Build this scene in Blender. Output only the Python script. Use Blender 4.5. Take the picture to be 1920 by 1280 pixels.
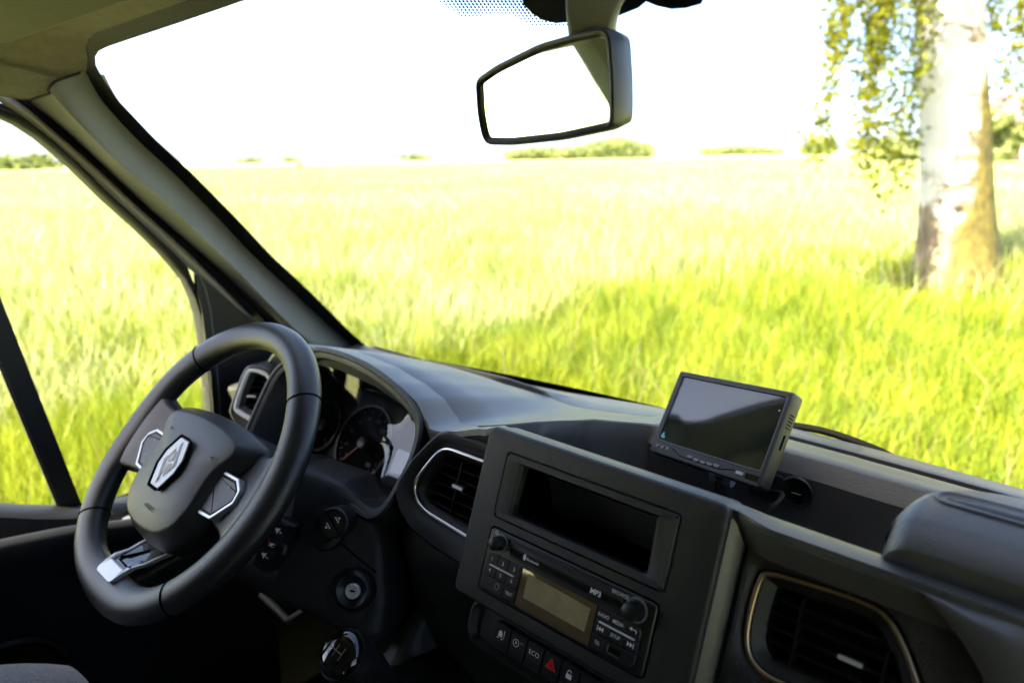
import bpy, bmesh, math, random
import numpy as np
from mathutils import Vector, Matrix, noise
R_ = math.radians
random.seed(7); rng = np.random.default_rng(7)
scene = bpy.context.scene
for o in list(bpy.data.objects): bpy.data.objects.remove(o)
COL = scene.collection

# ------------------------------------------------------------------ camera, sky, sun, exposure
# Vehicle coordinates in metres: x to the passenger side, y forward, z up; the origin is the eye point in the cab.
GZ = -1.78                        # road level below the eye point
YAW, PITCH, ROLL, FPX = R_(41.5), R_(15.7), R_(-0.99), 1228.37
fw = Vector((-math.sin(YAW), math.cos(YAW), 0)); rt = Vector((math.cos(YAW), math.sin(YAW), 0)); up_ = Vector((0, 0, 1))
CF = fw*math.cos(PITCH) - up_*math.sin(PITCH)
CU0 = up_*math.cos(PITCH) + fw*math.sin(PITCH)
CR = rt*math.cos(ROLL) + CU0*math.sin(ROLL)
CU = CU0*math.cos(ROLL) - rt*math.sin(ROLL)
cd = bpy.data.cameras.new('camera'); cam = bpy.data.objects.new('camera', cd); COL.objects.link(cam)
cam.matrix_world = Matrix(((CR.x, CU.x, -CF.x, 0), (CR.y, CU.y, -CF.y, 0), (CR.z, CU.z, -CF.z, 0), (0, 0, 0, 1)))
cd.sensor_width = 36; cd.lens = FPX/1920*36; cd.clip_start = 0.02; cd.clip_end = 6000
cd.dof.use_dof = True; cd.dof.focus_distance = 0.655; cd.dof.aperture_fstop = 4.0
scene.camera = cam

SUN_AZ, SUN_EL = R_(196), R_(52)  # azimuth clockwise from +y (forward): high behind the van, a little to the left
w = bpy.data.worlds.new('World'); scene.world = w; w.use_nodes = True
nt = w.node_tree; bg = nt.nodes['Background']
sky = nt.nodes.new('ShaderNodeTexSky'); sky.sky_type = 'NISHITA'; sky.sun_disc = False
sky.sun_elevation = SUN_EL; sky.sun_rotation = SUN_AZ; sky.air_density = .45; sky.dust_density = 2.2; sky.ozone_density = 1.0
nt.links.new(sky.outputs[0], bg.inputs[0]); bg.inputs[1].default_value = 0.125
sd = bpy.data.lights.new('sun', 'SUN'); sun = bpy.data.objects.new('sun', sd); COL.objects.link(sun)
sd.energy = 5.0; sd.angle = R_(0.53); sd.color = (1.0, 0.94, 0.84)
sdir = Vector((math.sin(SUN_AZ)*math.cos(SUN_EL), math.cos(SUN_AZ)*math.cos(SUN_EL), math.sin(SUN_EL)))
sun.rotation_euler = (-sdir).to_track_quat('-Z', 'Y').to_euler(); sun.location = (-4, -2, 8)
vs = scene.view_settings; vs.view_transform = 'Standard'; vs.look = 'None'; vs.exposure = 3.2; vs.gamma = 1.0; vs.use_curve_mapping = False
scene.cycles.use_denoising = True
scene.cycles.max_bounces = 10; scene.cycles.diffuse_bounces = 5; scene.cycles.glossy_bounces = 5; scene.cycles.transparent_max_bounces = 16
scene.cycles.caustics_reflective = False; scene.cycles.caustics_refractive = False
scene.cycles.sample_clamp_indirect = 12

# ------------------------------------------------------------------ measuring: a sight line cut with a real plane of the vehicle
def ray(px, py): return CF + CR*((px-960)/FPX) - CU*((py-640)/FPX)
def onx(px, py, x): v = ray(px, py); return v*(x/v.x)
def ony(px, py, y): v = ray(px, py); return v*(y/v.y)
def onz(px, py, z): v = ray(px, py); return v*(z/v.z)
def onpl(px, py, p, n): v = ray(px, py); return v*(p.dot(n)/v.dot(n))

# ------------------------------------------------------------------ materials
MAT = {}
def mat(name, col, rough=.5, metal=0, spec=.5, bump=0, bscale=800, btype='noise', var=0, vscale=40, sheen=0, coat=0, col2=None, dist=.0006):
    if name in MAT: return MAT[name]
    m = bpy.data.materials.new(name); m.use_nodes = True; n = m.node_tree; b = n.nodes['Principled BSDF']
    b.inputs['Base Color'].default_value = (*col, 1); b.inputs['Roughness'].default_value = rough
    b.inputs['Metallic'].default_value = metal; b.inputs['Specular IOR Level'].default_value = spec
    if sheen: b.inputs['Sheen Weight'].default_value = sheen
    if coat: b.inputs['Coat Weight'].default_value = coat; b.inputs['Coat Roughness'].default_value = .05
    tc = n.nodes.new('ShaderNodeTexCoord')
    if bump:
        if btype == 'leather':
            t = n.nodes.new('ShaderNodeTexVoronoi'); t.inputs['Scale'].default_value = bscale; out = t.outputs['Distance']
        else:
            t = n.nodes.new('ShaderNodeTexNoise'); t.inputs['Scale'].default_value = bscale; t.inputs['Detail'].default_value = 2; out = t.outputs['Fac']
        n.links.new(tc.outputs['Object'], t.inputs['Vector'])
        bp = n.nodes.new('ShaderNodeBump'); bp.inputs['Strength'].default_value = bump; bp.inputs['Distance'].default_value = dist
        n.links.new(out, bp.inputs['Height']); n.links.new(bp.outputs[0], b.inputs['Normal'])
    if var:
        t = n.nodes.new('ShaderNodeTexNoise'); t.inputs['Scale'].default_value = vscale; t.inputs['Detail'].default_value = 5; t.inputs['Roughness'].default_value = .65
        n.links.new(tc.outputs['Object'], t.inputs['Vector'])
        r = n.nodes.new('ShaderNodeValToRGB'); c2 = col2 or tuple(c*(1+var) for c in col); c1 = col if col2 else tuple(c*(1-var) for c in col)
        r.color_ramp.elements[0].color = (*c1, 1); r.color_ramp.elements[1].color = (*c2, 1)
        r.color_ramp.elements[0].position = .35; r.color_ramp.elements[1].position = .65
        n.links.new(t.outputs['Fac'], r.inputs[0]); n.links.new(r.outputs[0], b.inputs['Base Color'])
        # a little uneven gloss, as handled plastic has
        mr = n.nodes.new('ShaderNodeMapRange'); mr.inputs['To Min'].default_value = max(.03, rough-.06); mr.inputs['To Max'].default_value = min(1, rough+.06)
        n.links.new(t.outputs['Fac'], mr.inputs[0]); n.links.new(mr.outputs[0], b.inputs['Roughness'])
    MAT[name] = m; return m
M_DASH = mat('dash_soft_plastic', (.052, .051, .049), .40, spec=.6, bump=.24, bscale=620, btype='leather', var=.10, vscale=25)
M_LOW = mat('lower_dash_plastic', (.014, .014, .014), .55, bump=.6, bscale=520, btype='leather', var=.12, vscale=25)
M_CON = mat('console_plastic', (.013, .013, .0115), .44, bump=.85, bscale=1100, var=.45, vscale=800)
M_BLK = mat('black_plastic', (.006, .006, .006), .42, bump=.15, bscale=900, var=.15, vscale=30)
M_MATT = mat('matt_black', (.002, .002, .002), .9, spec=.08, var=.2, vscale=30)
M_GLOSS = mat('gloss_black', (.004, .004, .004), .06, coat=.5)
M_LEATH = mat('wheel_leather', (.013, .013, .014), .36, bump=.25, bscale=1400, btype='leather', var=.10, vscale=30)
M_HUB = mat('hub_vinyl', (.020, .020, .020), .42, bump=.35, bscale=900, btype='leather', var=.08, vscale=30)
M_CHROME = mat('satin_chrome', (.78, .78, .80), .22, metal=1)
M_SILV = mat('silver_paint', (.66, .66, .66), .34, metal=.45, bump=.05, bscale=900)
M_BROWNTINT = mat('brown_tint_metal', (.42, .33, .22), .36, metal=1)  # vent ring: brown reflection put into the metal colour
M_PILLAR = mat('pillar_trim', (.19, .193, .185), .70, bump=.4, bscale=900, var=.07, vscale=20)
M_LINER = mat('headliner_fabric', (.165, .148, .108), .95, bump=.6, bscale=1300, var=.14, vscale=70, sheen=.2)
M_VISOR = mat('visor_vinyl', (.10, .10, .08), .75, bump=.5, bscale=900, var=.08, vscale=40)
M_PAINT = mat('door_frame_paint', (.24, .22, .20), .35, coat=.3, var=.04, vscale=10)
M_RUB = mat('rubber', (.010, .010, .010), .6, var=.2, vscale=50)
M_FRIT = mat('frit_black', (.002, .002, .002), .5, spec=.2)
M_DOOR = mat('door_trim', (.010, .010, .011), .55, bump=.5, bscale=520, btype='leather', var=.1, vscale=20)
M_WHITE = mat('legend_white', (.75, .75, .75), .5)
M_DIM = mat('legend_grey', (.30, .30, .30), .5)
M_RED = mat('legend_red', (.75, .02, .02), .4)
M_GREEN = mat('legend_green', (.02, .30, .10), .4)
M_WOOD = mat('bulkhead_board', (.30, .20, .11), .6, var=.2, vscale=6)
M_GREY = mat('grey_plastic', (.12, .12, .125), .5, bump=.2, bscale=900, var=.06, vscale=20)

def principled(name): 
    m = bpy.data.materials.new(name); m.use_nodes = True; MAT[name] = m; return m, m.node_tree, m.node_tree.nodes['Principled BSDF']
def seat_fabric():
    m, n, b = principled('seat_fabric'); b.inputs['Roughness'].default_value = .95; b.inputs['Sheen Weight'].default_value = .3
    tc = n.nodes.new('ShaderNodeTexCoord'); mp = n.nodes.new('ShaderNodeMapping'); mp.inputs['Scale'].default_value = (1, .3, 1)
    t = n.nodes.new('ShaderNodeTexNoise'); t.inputs['Scale'].default_value = 420; t.inputs['Detail'].default_value = 4
    n.links.new(tc.outputs['Object'], mp.inputs[0]); n.links.new(mp.outputs[0], t.inputs['Vector'])
    r = n.nodes.new('ShaderNodeValToRGB'); r.color_ramp.elements[0].color = (.012, .012, .013, 1); r.color_ramp.elements[1].color = (.14, .14, .145, 1)
    r.color_ramp.elements[0].position = .35; r.color_ramp.elements[1].position = .68
    n.links.new(t.outputs['Fac'], r.inputs[0]); n.links.new(r.outputs[0], b.inputs['Base Color'])
    bp = n.nodes.new('ShaderNodeBump'); bp.inputs['Strength'].default_value = .6; bp.inputs['Distance'].default_value = .0008
    n.links.new(t.outputs['Fac'], bp.inputs['Height']); n.links.new(bp.outputs[0], b.inputs['Normal'])
    return m
M_SEAT = seat_fabric()
def pane(name, tint=(.96, .98, .96), ior=1.45, gl=1.0):
    m = bpy.data.materials.new(name); m.use_nodes = True; n = m.node_tree
    for x in list(n.nodes): n.nodes.remove(x)
    o = n.nodes.new('ShaderNodeOutputMaterial'); mx = n.nodes.new('ShaderNodeMixShader'); tr = n.nodes.new('ShaderNodeBsdfTransparent'); g = n.nodes.new('ShaderNodeBsdfGlossy')
    tr.inputs[0].default_value = (*tint, 1); g.inputs['Roughness'].default_value = .01; ge = n.nodes.new('ShaderNodeNewGeometry')
    def mth(op, x, y=None):
        q = n.nodes.new('ShaderNodeMath'); q.operation = op
        for i, v in enumerate((x, y)):
            if v is None: continue
            if isinstance(v, (int, float)): q.inputs[i].default_value = v
            else: n.links.new(v, q.inputs[i])
        return q
    dt = n.nodes.new('ShaderNodeVectorMath'); dt.operation = 'DOT_PRODUCT'; n.links.new(ge.outputs['Incoming'], dt.inputs[0]); n.links.new(ge.outputs['Normal'], dt.inputs[1])
    f0 = ((ior-1)/(ior+1))**2; c5 = mth('POWER', mth('SUBTRACT', 1.0, mth('ABSOLUTE', dt.outputs['Value']).outputs[0]).outputs[0], 5.0)
    fr = mth('ADD', mth('MULTIPLY', c5.outputs[0], (1-f0)*gl).outputs[0], f0*gl)
    n.links.new(fr.outputs[0], mx.inputs[0]); n.links.new(tr.outputs[0], mx.inputs[1]); n.links.new(g.outputs[0], mx.inputs[2]); n.links.new(mx.outputs[0], o.inputs[0])
    MAT[name] = m; return m
M_GLASS = pane('window_glass', (.955, .955, .915))
M_LENS = pane('cluster_lens', (.55, .57, .60), 1.5, 1.5)
M_VOID = mat('recess_shade', (.0006, .0006, .0006), 1.0, spec=0)  # near-black that puts the shade of slot and vent recesses into the colour
M_MIRROR = mat('mirror_silver', (.72, .78, .75), .015, metal=1)
M_SCREEN = mat('screen_glass', (.008, .012, .012), .04, spec=1.0, coat=1.0)
M_LCD = mat('lcd_amber', (.30, .25, .13), .12, var=.12, vscale=60, coat=.4)
M_LCDB = mat('lcd_border', (.11, .075, .035), .10, coat=.5)

# ------------------------------------------------------------------ object helpers
def empty(name, loc, label, cat, group=None):
    o = bpy.data.objects.new(name, None); COL.objects.link(o); o.location = loc; o.empty_display_size = .05
    tag(o, label, cat, group); return o
def tag(o, label=None, cat=None, group=None, kind=None):
    if label: o['label'] = label
    if cat: o['category'] = cat
    if group: o['group'] = group
    if kind: o['kind'] = kind
    return o
def wloc(o):
    v = Vector(o.location)
    while o.parent: o = o.parent; v = v + Vector(o.location)
    return v
def link(name, me, m, parent=None, label=None):
    o = bpy.data.objects.new(name, me); COL.objects.link(o)
    if m is not None and not me.materials: me.materials.append(m)
    if parent is not None:
        o.parent = parent; o.location = -wloc(parent)   # meshes are written in vehicle coordinates
    if label: o['label'] = label
    return o
def finish(bm, angle=35, smooth=True):
    bmesh.ops.recalc_face_normals(bm, faces=bm.faces)
    me = bpy.data.meshes.new('m'); bm.to_mesh(me); bm.free()
    if smooth:
        me.shade_smooth()
        me.set_sharp_from_angle(angle=R_(angle))
    return me
class Frame:
    def __init__(s, o, u, v, n=None):
        s.o = Vector(o); s.u = Vector(u).normalized(); s.v = Vector(v).normalized(); s.n = Vector(n).normalized() if n is not None else s.u.cross(s.v).normalized()
    def P(s, u, v, n=0): return s.o + s.u*u + s.v*v + s.n*n
    def px(s, x, y, n=0):
        q = onpl(x, y, s.o + s.n*n, s.n) - s.o; return (q.dot(s.u), q.dot(s.v))
    def at(s, u, v, n=0): return Frame(s.P(u, v, n), s.u, s.v, s.n)
    def rot(s, a):
        c, d = math.cos(a), math.sin(a); return Frame(s.o, s.u*c + s.v*d, s.v*c - s.u*d, s.n)
def area2(p): return sum(p[i][0]*p[(i+1) % len(p)][1]-p[(i+1) % len(p)][0]*p[i][1] for i in range(len(p)))/2
def ccw(p): return list(p) if area2(p) > 0 else list(p)[::-1]
def rpoly(pts, r, seg=5):
    """polygon with rounded corners; r one radius or a list"""
    pts = ccw(pts) if not isinstance(r, (list, tuple)) else list(pts); n = len(pts); out = []
    for i in range(n):
        p = Vector(pts[i]); a = Vector(pts[i-1]) - p; b = Vector(pts[(i+1) % n]) - p; rr = r[i] if isinstance(r, (list, tuple)) else r
        la, lb = a.length, b.length; a.normalize(); b.normalize()
        ang = a.angle(b); t = min(rr/max(math.tan(ang/2), 1e-6), la*.49, lb*.49); rad = t*math.tan(ang/2)
        c = p + (a+b).normalized()*(rad/max(math.sin(ang/2), 1e-6)) if (a+b).length > 1e-6 else p
        s, e = p + a*t, p + b*t
        for k in range(seg+1):
            q = s.lerp(e, k/seg); d = q - c
            out.append(tuple(c + d.normalized()*rad) if rad > 1e-7 and d.length > 1e-9 else tuple(q))
    return out if not isinstance(r, (list, tuple)) else ccw(out)
def rrect(u0, u1, v0, v1, r, seg=5): return rpoly([(u0, v0), (u1, v0), (u1, v1), (u0, v1)], r, seg)
def circ(r, n=32, cu=0, cv=0, rv=None): return [(cu+r*math.cos(2*math.pi*k/n), cv+(rv or r)*math.sin(2*math.pi*k/n)) for k in range(n)]
def smooth_poly(pts, n=48):
    """closed Catmull-Rom through pts"""
    pts = [Vector(p) for p in ccw(pts)]; m = len(pts); out = []
    for k in range(n):
        t = k/n*m; i = int(t); f = t-i; a, b, c, d = pts[(i-1) % m], pts[i % m], pts[(i+1) % m], pts[(i+2) % m]
        out.append(tuple(.5*((2*b)+(c-a)*f+(2*a-5*b+4*c-d)*f*f+(3*b-3*c+d-a)*f**3)))
    return out
def cpoly(pts, n=96, it=3):
    """closed outline with its corners cut round, evenly spaced"""
    P = [Vector(p) for p in ccw(pts)]
    for _ in range(it): P = [q for i in range(len(P)) for q in (P[i].lerp(P[(i+1) % len(P)], .25), P[i].lerp(P[(i+1) % len(P)], .75))]
    L = [0]
    for i in range(len(P)): L.append(L[-1]+(P[(i+1) % len(P)]-P[i]).length)
    out = []; j = 0
    for k in range(n):
        t = L[-1]*k/n
        while L[j+1] < t: j += 1
        out.append(tuple(P[j].lerp(P[(j+1) % len(P)], (t-L[j])/max(1e-12, L[j+1]-L[j]))))
    return out
def off(p, d):
    """inset (d>0) of a ccw polygon"""
    n = len(p); out = []
    for i in range(n):
        a, b, c = Vector(p[i-1]), Vector(p[i]), Vector(p[(i+1) % n]); e1, e2 = b-a, c-b
        if e1.length < 1e-9: e1 = e2
        if e2.length < 1e-9: e2 = e1
        n1, n2 = Vector((-e1.y, e1.x)).normalized(), Vector((-e2.y, e2.x)).normalized(); m = n1+n2
        if m.length < 1e-6: m = n1
        m.normalize(); out.append(tuple(b + m*(d/max(.5, m.dot(n1)))))
    return out
def loops_bm(loops, cap0=False, cap1=False, closed=True):
    bm = bmesh.new(); rows = [[bm.verts.new(p) for p in L] for L in loops]
    for a, b in zip(rows, rows[1:]):
        n = len(a)
        for i in range(n if closed else n-1):
            j = (i+1) % n
            try: bm.faces.new((a[i], a[j], b[j], b[i]))
            except ValueError: pass
    if cap0: bm.faces.new(rows[0][::-1])
    if cap1: bm.faces.new(rows[-1])
    bmesh.ops.remove_doubles(bm, verts=bm.verts, dist=1e-6)
    return bm
def lift(fr, poly, n): return [fr.P(u, v, n) for u, v in poly]
def plate(name, fr, poly, n0, n1, m, parent=None, bev=.0, seg=3, back=True, angle=35, label=None):
    """a polygon given thickness from n0 to n1, its front rim rounded by bev"""
    poly = ccw(poly); L = [lift(fr, poly, n0)]
    if bev > 0:
        for k in range(seg+1):
            a = math.pi/2*k/seg; L.append(lift(fr, off(poly, bev*(1-math.cos(a))), n1-bev+bev*math.sin(a)))
    else: L.append(lift(fr, poly, n1))
    return link(name, finish(loops_bm(L, back, True), angle), m, parent, label)
def surf(name, fr, loops, m, parent=None, cap0=False, cap1=False, angle=35, label=None):
    return link(name, finish(loops_bm([lift(fr, p, n) for p, n in loops], cap0, cap1), angle), m, parent, label)
def tube_bm(path, r, n=10, closed=False, bm=None, caps=True):
    bm = bm or bmesh.new(); P = [Vector(p) for p in path]; rows = []; m = len(P); prev = None
    for i in range(m):
        t = (P[(i+1) % m]-P[i-1]) if closed else (P[min(i+1, m-1)]-P[max(i-1, 0)])
        t.normalize(); a = prev if prev is not None else (Vector((0, 0, 1)) if abs(t.z) < .9 else Vector((1, 0, 0)))
        s = (a - t*a.dot(t)).normalized(); prev = s; q = t.cross(s); rr = r[i] if isinstance(r, (list, tuple)) else r
        rows.append([bm.verts.new(P[i] + (s*math.cos(2*math.pi*k/n)+q*math.sin(2*math.pi*k/n))*rr) for k in range(n)])
    for i in range(m if closed else m-1):
        a, b = rows[i], rows[(i+1) % m]
        for k in range(n): bm.faces.new((a[k], a[(k+1) % n], b[(k+1) % n], b[k]))
    if not closed and caps: bm.faces.new(rows[0][::-1]); bm.faces.new(rows[-1])
    return bm
def tube(name, path, r, m, parent=None, n=10, closed=False, label=None): return link(name, finish(tube_bm(path, r, n, closed), 50), m, parent, label)
def lathe(name, fr, prof, m, parent=None, n=36, angle=35, label=None, cap0=True, cap1=True):
    """prof: (radius, height along the frame's normal)"""
    return surf(name, fr, [(circ(max(r, 1e-5), n), h) for r, h in prof], m, parent, cap0, cap1, angle, label)
def box_bm(bm, c, ax, half):
    ax = [Vector(a).normalized() for a in ax]; c = Vector(c)
    v = [bm.verts.new(c + ax[0]*half[0]*i + ax[1]*half[1]*j + ax[2]*half[2]*k) for i in (-1, 1) for j in (-1, 1) for k in (-1, 1)]
    for f in ((0, 1, 3, 2), (4, 6, 7, 5), (0, 4, 5, 1), (2, 3, 7, 6), (0, 2, 6, 4), (1, 5, 7, 3)): bm.faces.new([v[i] for i in f])
    return v
def bar(name, fr, u0, u1, v0, v1, n0, n1, m, parent=None, bev=.0006, label=None):
    bm = bmesh.new(); box_bm(bm, fr.P((u0+u1)/2, (v0+v1)/2, (n0+n1)/2), (fr.u, fr.v, fr.n), ((u1-u0)/2, (v1-v0)/2, (n1-n0)/2))
    if bev: bmesh.ops.bevel(bm, geom=list(bm.edges), offset=bev, segments=2, affect='EDGES')
    return link(name, finish(bm, 40), m, parent, label)
def grid_obj(name, rows, m, parent=None, angle=40, label=None, thick=0):
    bm = loops_bm(rows, closed=False)
    o = link(name, finish(bm, angle), m, parent, label)
    if thick:
        md = o.modifiers.new('thickness', 'SOLIDIFY'); md.thickness = thick; md.offset = 0
    return o
def text(name, fr, s, size, m, parent=None, n=.0003, align='CENTER', bold=0, sx=1.0):
    c = bpy.data.curves.new('t', 'FONT'); c.body = s; c.size = size; c.align_x = align; c.align_y = 'CENTER'; c.offset = bold*size; c.resolution_u = 3
    t = bpy.data.objects.new('t', c); COL.objects.link(t); bpy.context.view_layer.update()
    me = bpy.data.meshes.new_from_object(t.evaluated_get(bpy.context.evaluated_depsgraph_get())); bpy.data.objects.remove(t)
    for v in me.vertices: v.co = fr.P(v.co.x*sx, v.co.y, n)
    me.materials.clear(); return link(name, me, m, parent)
def flat(name, fr, polys, m, parent=None, n=.0003):
    bm = bmesh.new()
    for p in polys: bm.faces.new([bm.verts.new(fr.P(u, v, n)) for u, v in ccw(p)])
    return link(name, finish(bm, smooth=False), m, parent)
def stroke(pts, wd, closed=False):
    """flat band polygons along a 2D path"""
    out = []; m = len(pts)
    for i in range(m if closed else m-1):
        a, b = Vector(pts[i]), Vector(pts[(i+1) % m]); d = (b-a)
        if d.length < 1e-9: continue
        d.normalize(); q = Vector((-d.y, d.x))*wd/2; a2, b2 = a-d*wd*.3, b+d*wd*.3
        out.append([tuple(a2+q), tuple(a2-q), tuple(b2-q), tuple(b2+q)])
    return out
def lerp(a, b, t): return a+(b-a)*t
def sstep(a, b, x): t = min(1, max(0, (x-a)/(b-a))); return t*t*(3-2*t)
def tab(x, table):
    if x <= table[0][0]: return table[0][1]
    for (x0, y0), (x1, y1) in zip(table, table[1:]):
        if x <= x1: t = (x-x0)/(x1-x0); return lerp(y0, y1, t*t*(3-2*t)*.5+t*.5)
    return table[-1][1]
XC = -.31                          # middle of the vehicle
# ================================================================== VAN SHELL
van = empty('van', (XC, 0, GZ), 'dark-trimmed van cab with pale roof lining and curved windshield', 'van')
def WS(s, v):
    """inner face of the windshield; s -1..1 across, v 0..1 upwards along the clear glass"""
    x = XC + s*(.812 - .102*v)
    y = (.893 - .102*s*s)*(1-v) + (.452 - .111*s*s)*v + .022*math.sin(math.pi*min(max(v, 0), 1))*(1-.5*s*s)
    z = -.37 + v*(.51 + .018*(1-s*s))
    return Vector((x, y, z))
def WSn(s, v):
    e = 1e-3; a = WS(s+e, v)-WS(s-e, v); b = WS(s, v+e)-WS(s, v-e); n = a.cross(b).normalized()
    return n if n.y < 0 else -n
def on_ws(px, py):
    d = ray(px, py); s, v, t = -.3, .6, .6
    for _ in range(12):
        e = 1e-4; p = WS(s, v); ds = (WS(s+e, v)-p)/e; dv = (WS(s, v+e)-p)/e
        A = Matrix(((d.x, -ds.x, -dv.x), (d.y, -ds.y, -dv.y), (d.z, -ds.z, -dv.z))); r = A.inverted() @ (p - d*t)
        t += r[0]; s += r[1]; v += r[2]
    return s, v
def wsp(px, py, n=.0): s, v = on_ws(px, py); return WS(s, v) + WSn(s, v)*n
wsrows = [[WS(-1.12+2.24*i/60, -.11+1.32*j/30) for i in range(61)] for j in range(31)]
ws = grid_obj('windshield', wsrows, M_GLASS, van, 60, 'large curved clear windshield')
md = ws.modifiers.new('t', 'SOLIDIFY'); md.thickness = .005; md.offset = 1 if True else 0
edge = [on_ws(x, y) for x, y in [(660, 622), (640, 602), (580, 542), (510, 477), (440, 402), (360, 321), (290, 256), (222, 184), (196, 146), (182, 120), (181, 104), (188, 93), (205, 85), (240, 73), (300, 53), (380, 26), (455, 0)]]
tops = edge[-1][1]
inner = [(-.985, -.06)] + edge + [(s_, tops + (.0 if abs(s_) > .3 else .0)) for s_ in (-.35, -.15, 0, .15, .35)] + [(-s_, v_) for s_, v_ in edge[::-1]] + [(.985, -.06)] + [(.8-.1*k, -.045) for k in range(17)]
def densify(p, dmax):
    out = []
    for i in range(len(p)):
        a, b = Vector(p[i]), Vector(p[(i+1) % len(p)]); k = max(1, int((b-a).length/dmax))
        out += [tuple(a.lerp(b, j/k)) for j in range(k)]
    return out
inner = densify(inner, .05)
outer = [(max(-1.11, min(1.11, s*1.25)), max(-.10, min(1.20, .5+(v-.5)*1.5))) for s, v in inner]
bm = loops_bm([[WS(s, v)+WSn(s, v)*.004 for s, v in outer], [WS(s, v)+WSn(s, v)*.003 for s, v in inner]])
link('black_border', finish(bm, 60), M_FRIT, ws)
# black printed field and dots round the mirror foot
def wpatch(name, pts, m, n=.0035):
    bm = bmesh.new(); bm.faces.new([bm.verts.new(wsp(x, y, n)) for x, y in pts]); bmesh.ops.triangulate(bm, faces=bm.faces)
    return link(name, finish(bm, smooth=False), m, ws)
wpatch('black_print', [(975, -30), (985, 4), (1000, 20), (1020, 33), (1045, 39), (1070, 37), (1090, 33), (1150, 30), (1200, 10), (1215, -2), (1235, 6), (1262, 12), (1290, 10), (1318, 2), (1335, -30)], M_FRIT)
bm = bmesh.new()
row = 0; yy = -12.0
while yy < 50:
    xx = 800 + (3.6 if row % 2 else 0)
    while xx < 1090:
        low = tab(xx, [(818, -8), (845, 12), (876, 30), (905, 26), (935, 21), (965, 26), (1000, 42), (1030, 47), (1062, 43), (1090, 36)])
        if yy < low:
            r = 2.75*(.62+.38*min(1, (low-yy)/22)); s, v = on_ws(xx, yy); c = WS(s, v); n = WSn(s, v); a = n.orthogonal().normalized(); b = n.cross(a); k = c.length/ray(xx, yy).length*r/FPX*1.1
            bm.faces.new([bm.verts.new(c + n*.0032 + (a*math.cos(t*math.pi/3)+b*math.sin(t*math.pi/3))*k) for t in range(6)])
        xx += 7.2
    yy += 5.4; row += 1
tag(link('dot_print', finish(bm, smooth=False), M_FRIT, ws), kind='stuff')

# door plane: leans inwards to the roof
DN = Vector((1, 0, -.12)).normalized(); DP = Vector((-1.16, 0, 0))
def dx(z, o=0): return -1.16 + .12*z + o
def ond(px, py, o=0): return onpl(px, py, DP + Vector((o, 0, 0)), DN)
def D(y, z, o=0): return Vector((dx(z, o), y, z))

pr_right = [(717, 702), (670, 652), (619, 609), (549, 543), (478, 477), (408, 403), (329, 323), (260, 259), (193, 185), (160, 130)]
pr_ridge = [(600, 690), (575, 640), (550, 615), (500, 565), (450, 512), (380, 445), (302, 372), (225, 308), (150, 235), (92, 176)]
pr_left = [(575, 690), (545, 640), (525, 607), (480, 565), (425, 515), (350, 450), (275, 385), (200, 315), (125, 245), (57, 190)]
rows = []
for a, b, c in zip(pr_right, pr_ridge, pr_left):
    A = wsp(*a, .006); B = ond(*b, .055); C = ond(*c, .012); A0 = A + Vector((-.012, .03, 0)); C0 = C + Vector((-.02, .015, -.01))
    rows.append([A0, A, A.lerp(B, .12)+Vector((.001, -.003, 0)), A.lerp(B, .5)+Vector((.006, -.014, 0)), A.lerp(B, .85)+Vector((.004, -.008, 0)), B, B.lerp(C, .25)+Vector((-.004, 0, 0)), C, C0])
def crosssmooth(rows, m):
    out = []
    for r in rows:
        q = []
        for i in range(len(r)-1):
            p0, p1, p2, p3 = r[max(i-1, 0)], r[i], r[i+1], r[min(i+2, len(r)-1)]
            for k in range(m):
                f = k/m; q.append(.5*((2*p1)+(p2-p0)*f+(2*p0-5*p1+4*p2-p3)*f*f+(3*p1-3*p2+p3-p0)*f**3))
        q.append(r[-1]); out.append(q)
    return out
def T(rows): return [list(c) for c in zip(*rows)]
prow = T(crosssmooth(T(crosssmooth(rows, 4)), 4))
def mirx(p): return Vector((2*XC - p.x, p.y, p.z))
pleft3 = [r[-2] for r in rows]
grid_obj('pillar_trim', prow, M_PILLAR, van, 60, 'grey trim of the driver side windshield pillar')
grid_obj('pillar_trim', [[mirx(p) for p in r] for r in prow], M_PILLAR, van, 60)

# roof lining: from the pillar seams and the windshield header back to the bulkhead
seam = [ond(57, 190, .012), ond(70, 184, .03), ond(92, 174, .055).lerp(ond(92, 174, .05), .5), ond(125, 150, .075), wsp(146, 136, .02), wsp(167, 127, .006)]
corner = [wsp(168, 105, .005), wsp(165, 88, .005), wsp(170, 70, .005), wsp(182, 58, .005), wsp(205, 49, .006), wsp(240, 36, .008)]
top = [wsp(320, 8, .006), wsp(400, -22, .006)] + [WS(s, on_ws(460, -44)[1])+WSn(s, 1.1)*.006 for s in (-.6, -.45, -.3, -.15, 0)]
front = seam + corner + top
front = front + [mirx(p) for p in front[::-1][1:]]
nF = len(front); rows = []
for j in range(19):
    b = (j/18)**1.35; r = []
    for i, p in enumerate(front):
        a = i/(nF-1); sx = (p.x-XC)/.85; xr = XC + max(-1, min(1, sx))*.84
        q = Vector((xr, -1.05, .285 - .12*abs(sx)**6)); m = p.lerp(q, b)
        edge = max(0, 1-abs(sx)**5)
        m.z += (.055*edge+.01)*math.sin(math.pi*min(1, b*2.2)/2)*(1-b) + .012*math.sin(math.pi*b)
        r.append(m)
    rows.append(r)
lin = grid_obj('roof_lining', rows, M_LINER, van, 60, 'beige-olive fabric roof lining')
tube('lining_seam', [p*.996 for p in prow[-1][5:-4]], .0016, M_RUB, van, 8)
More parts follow.
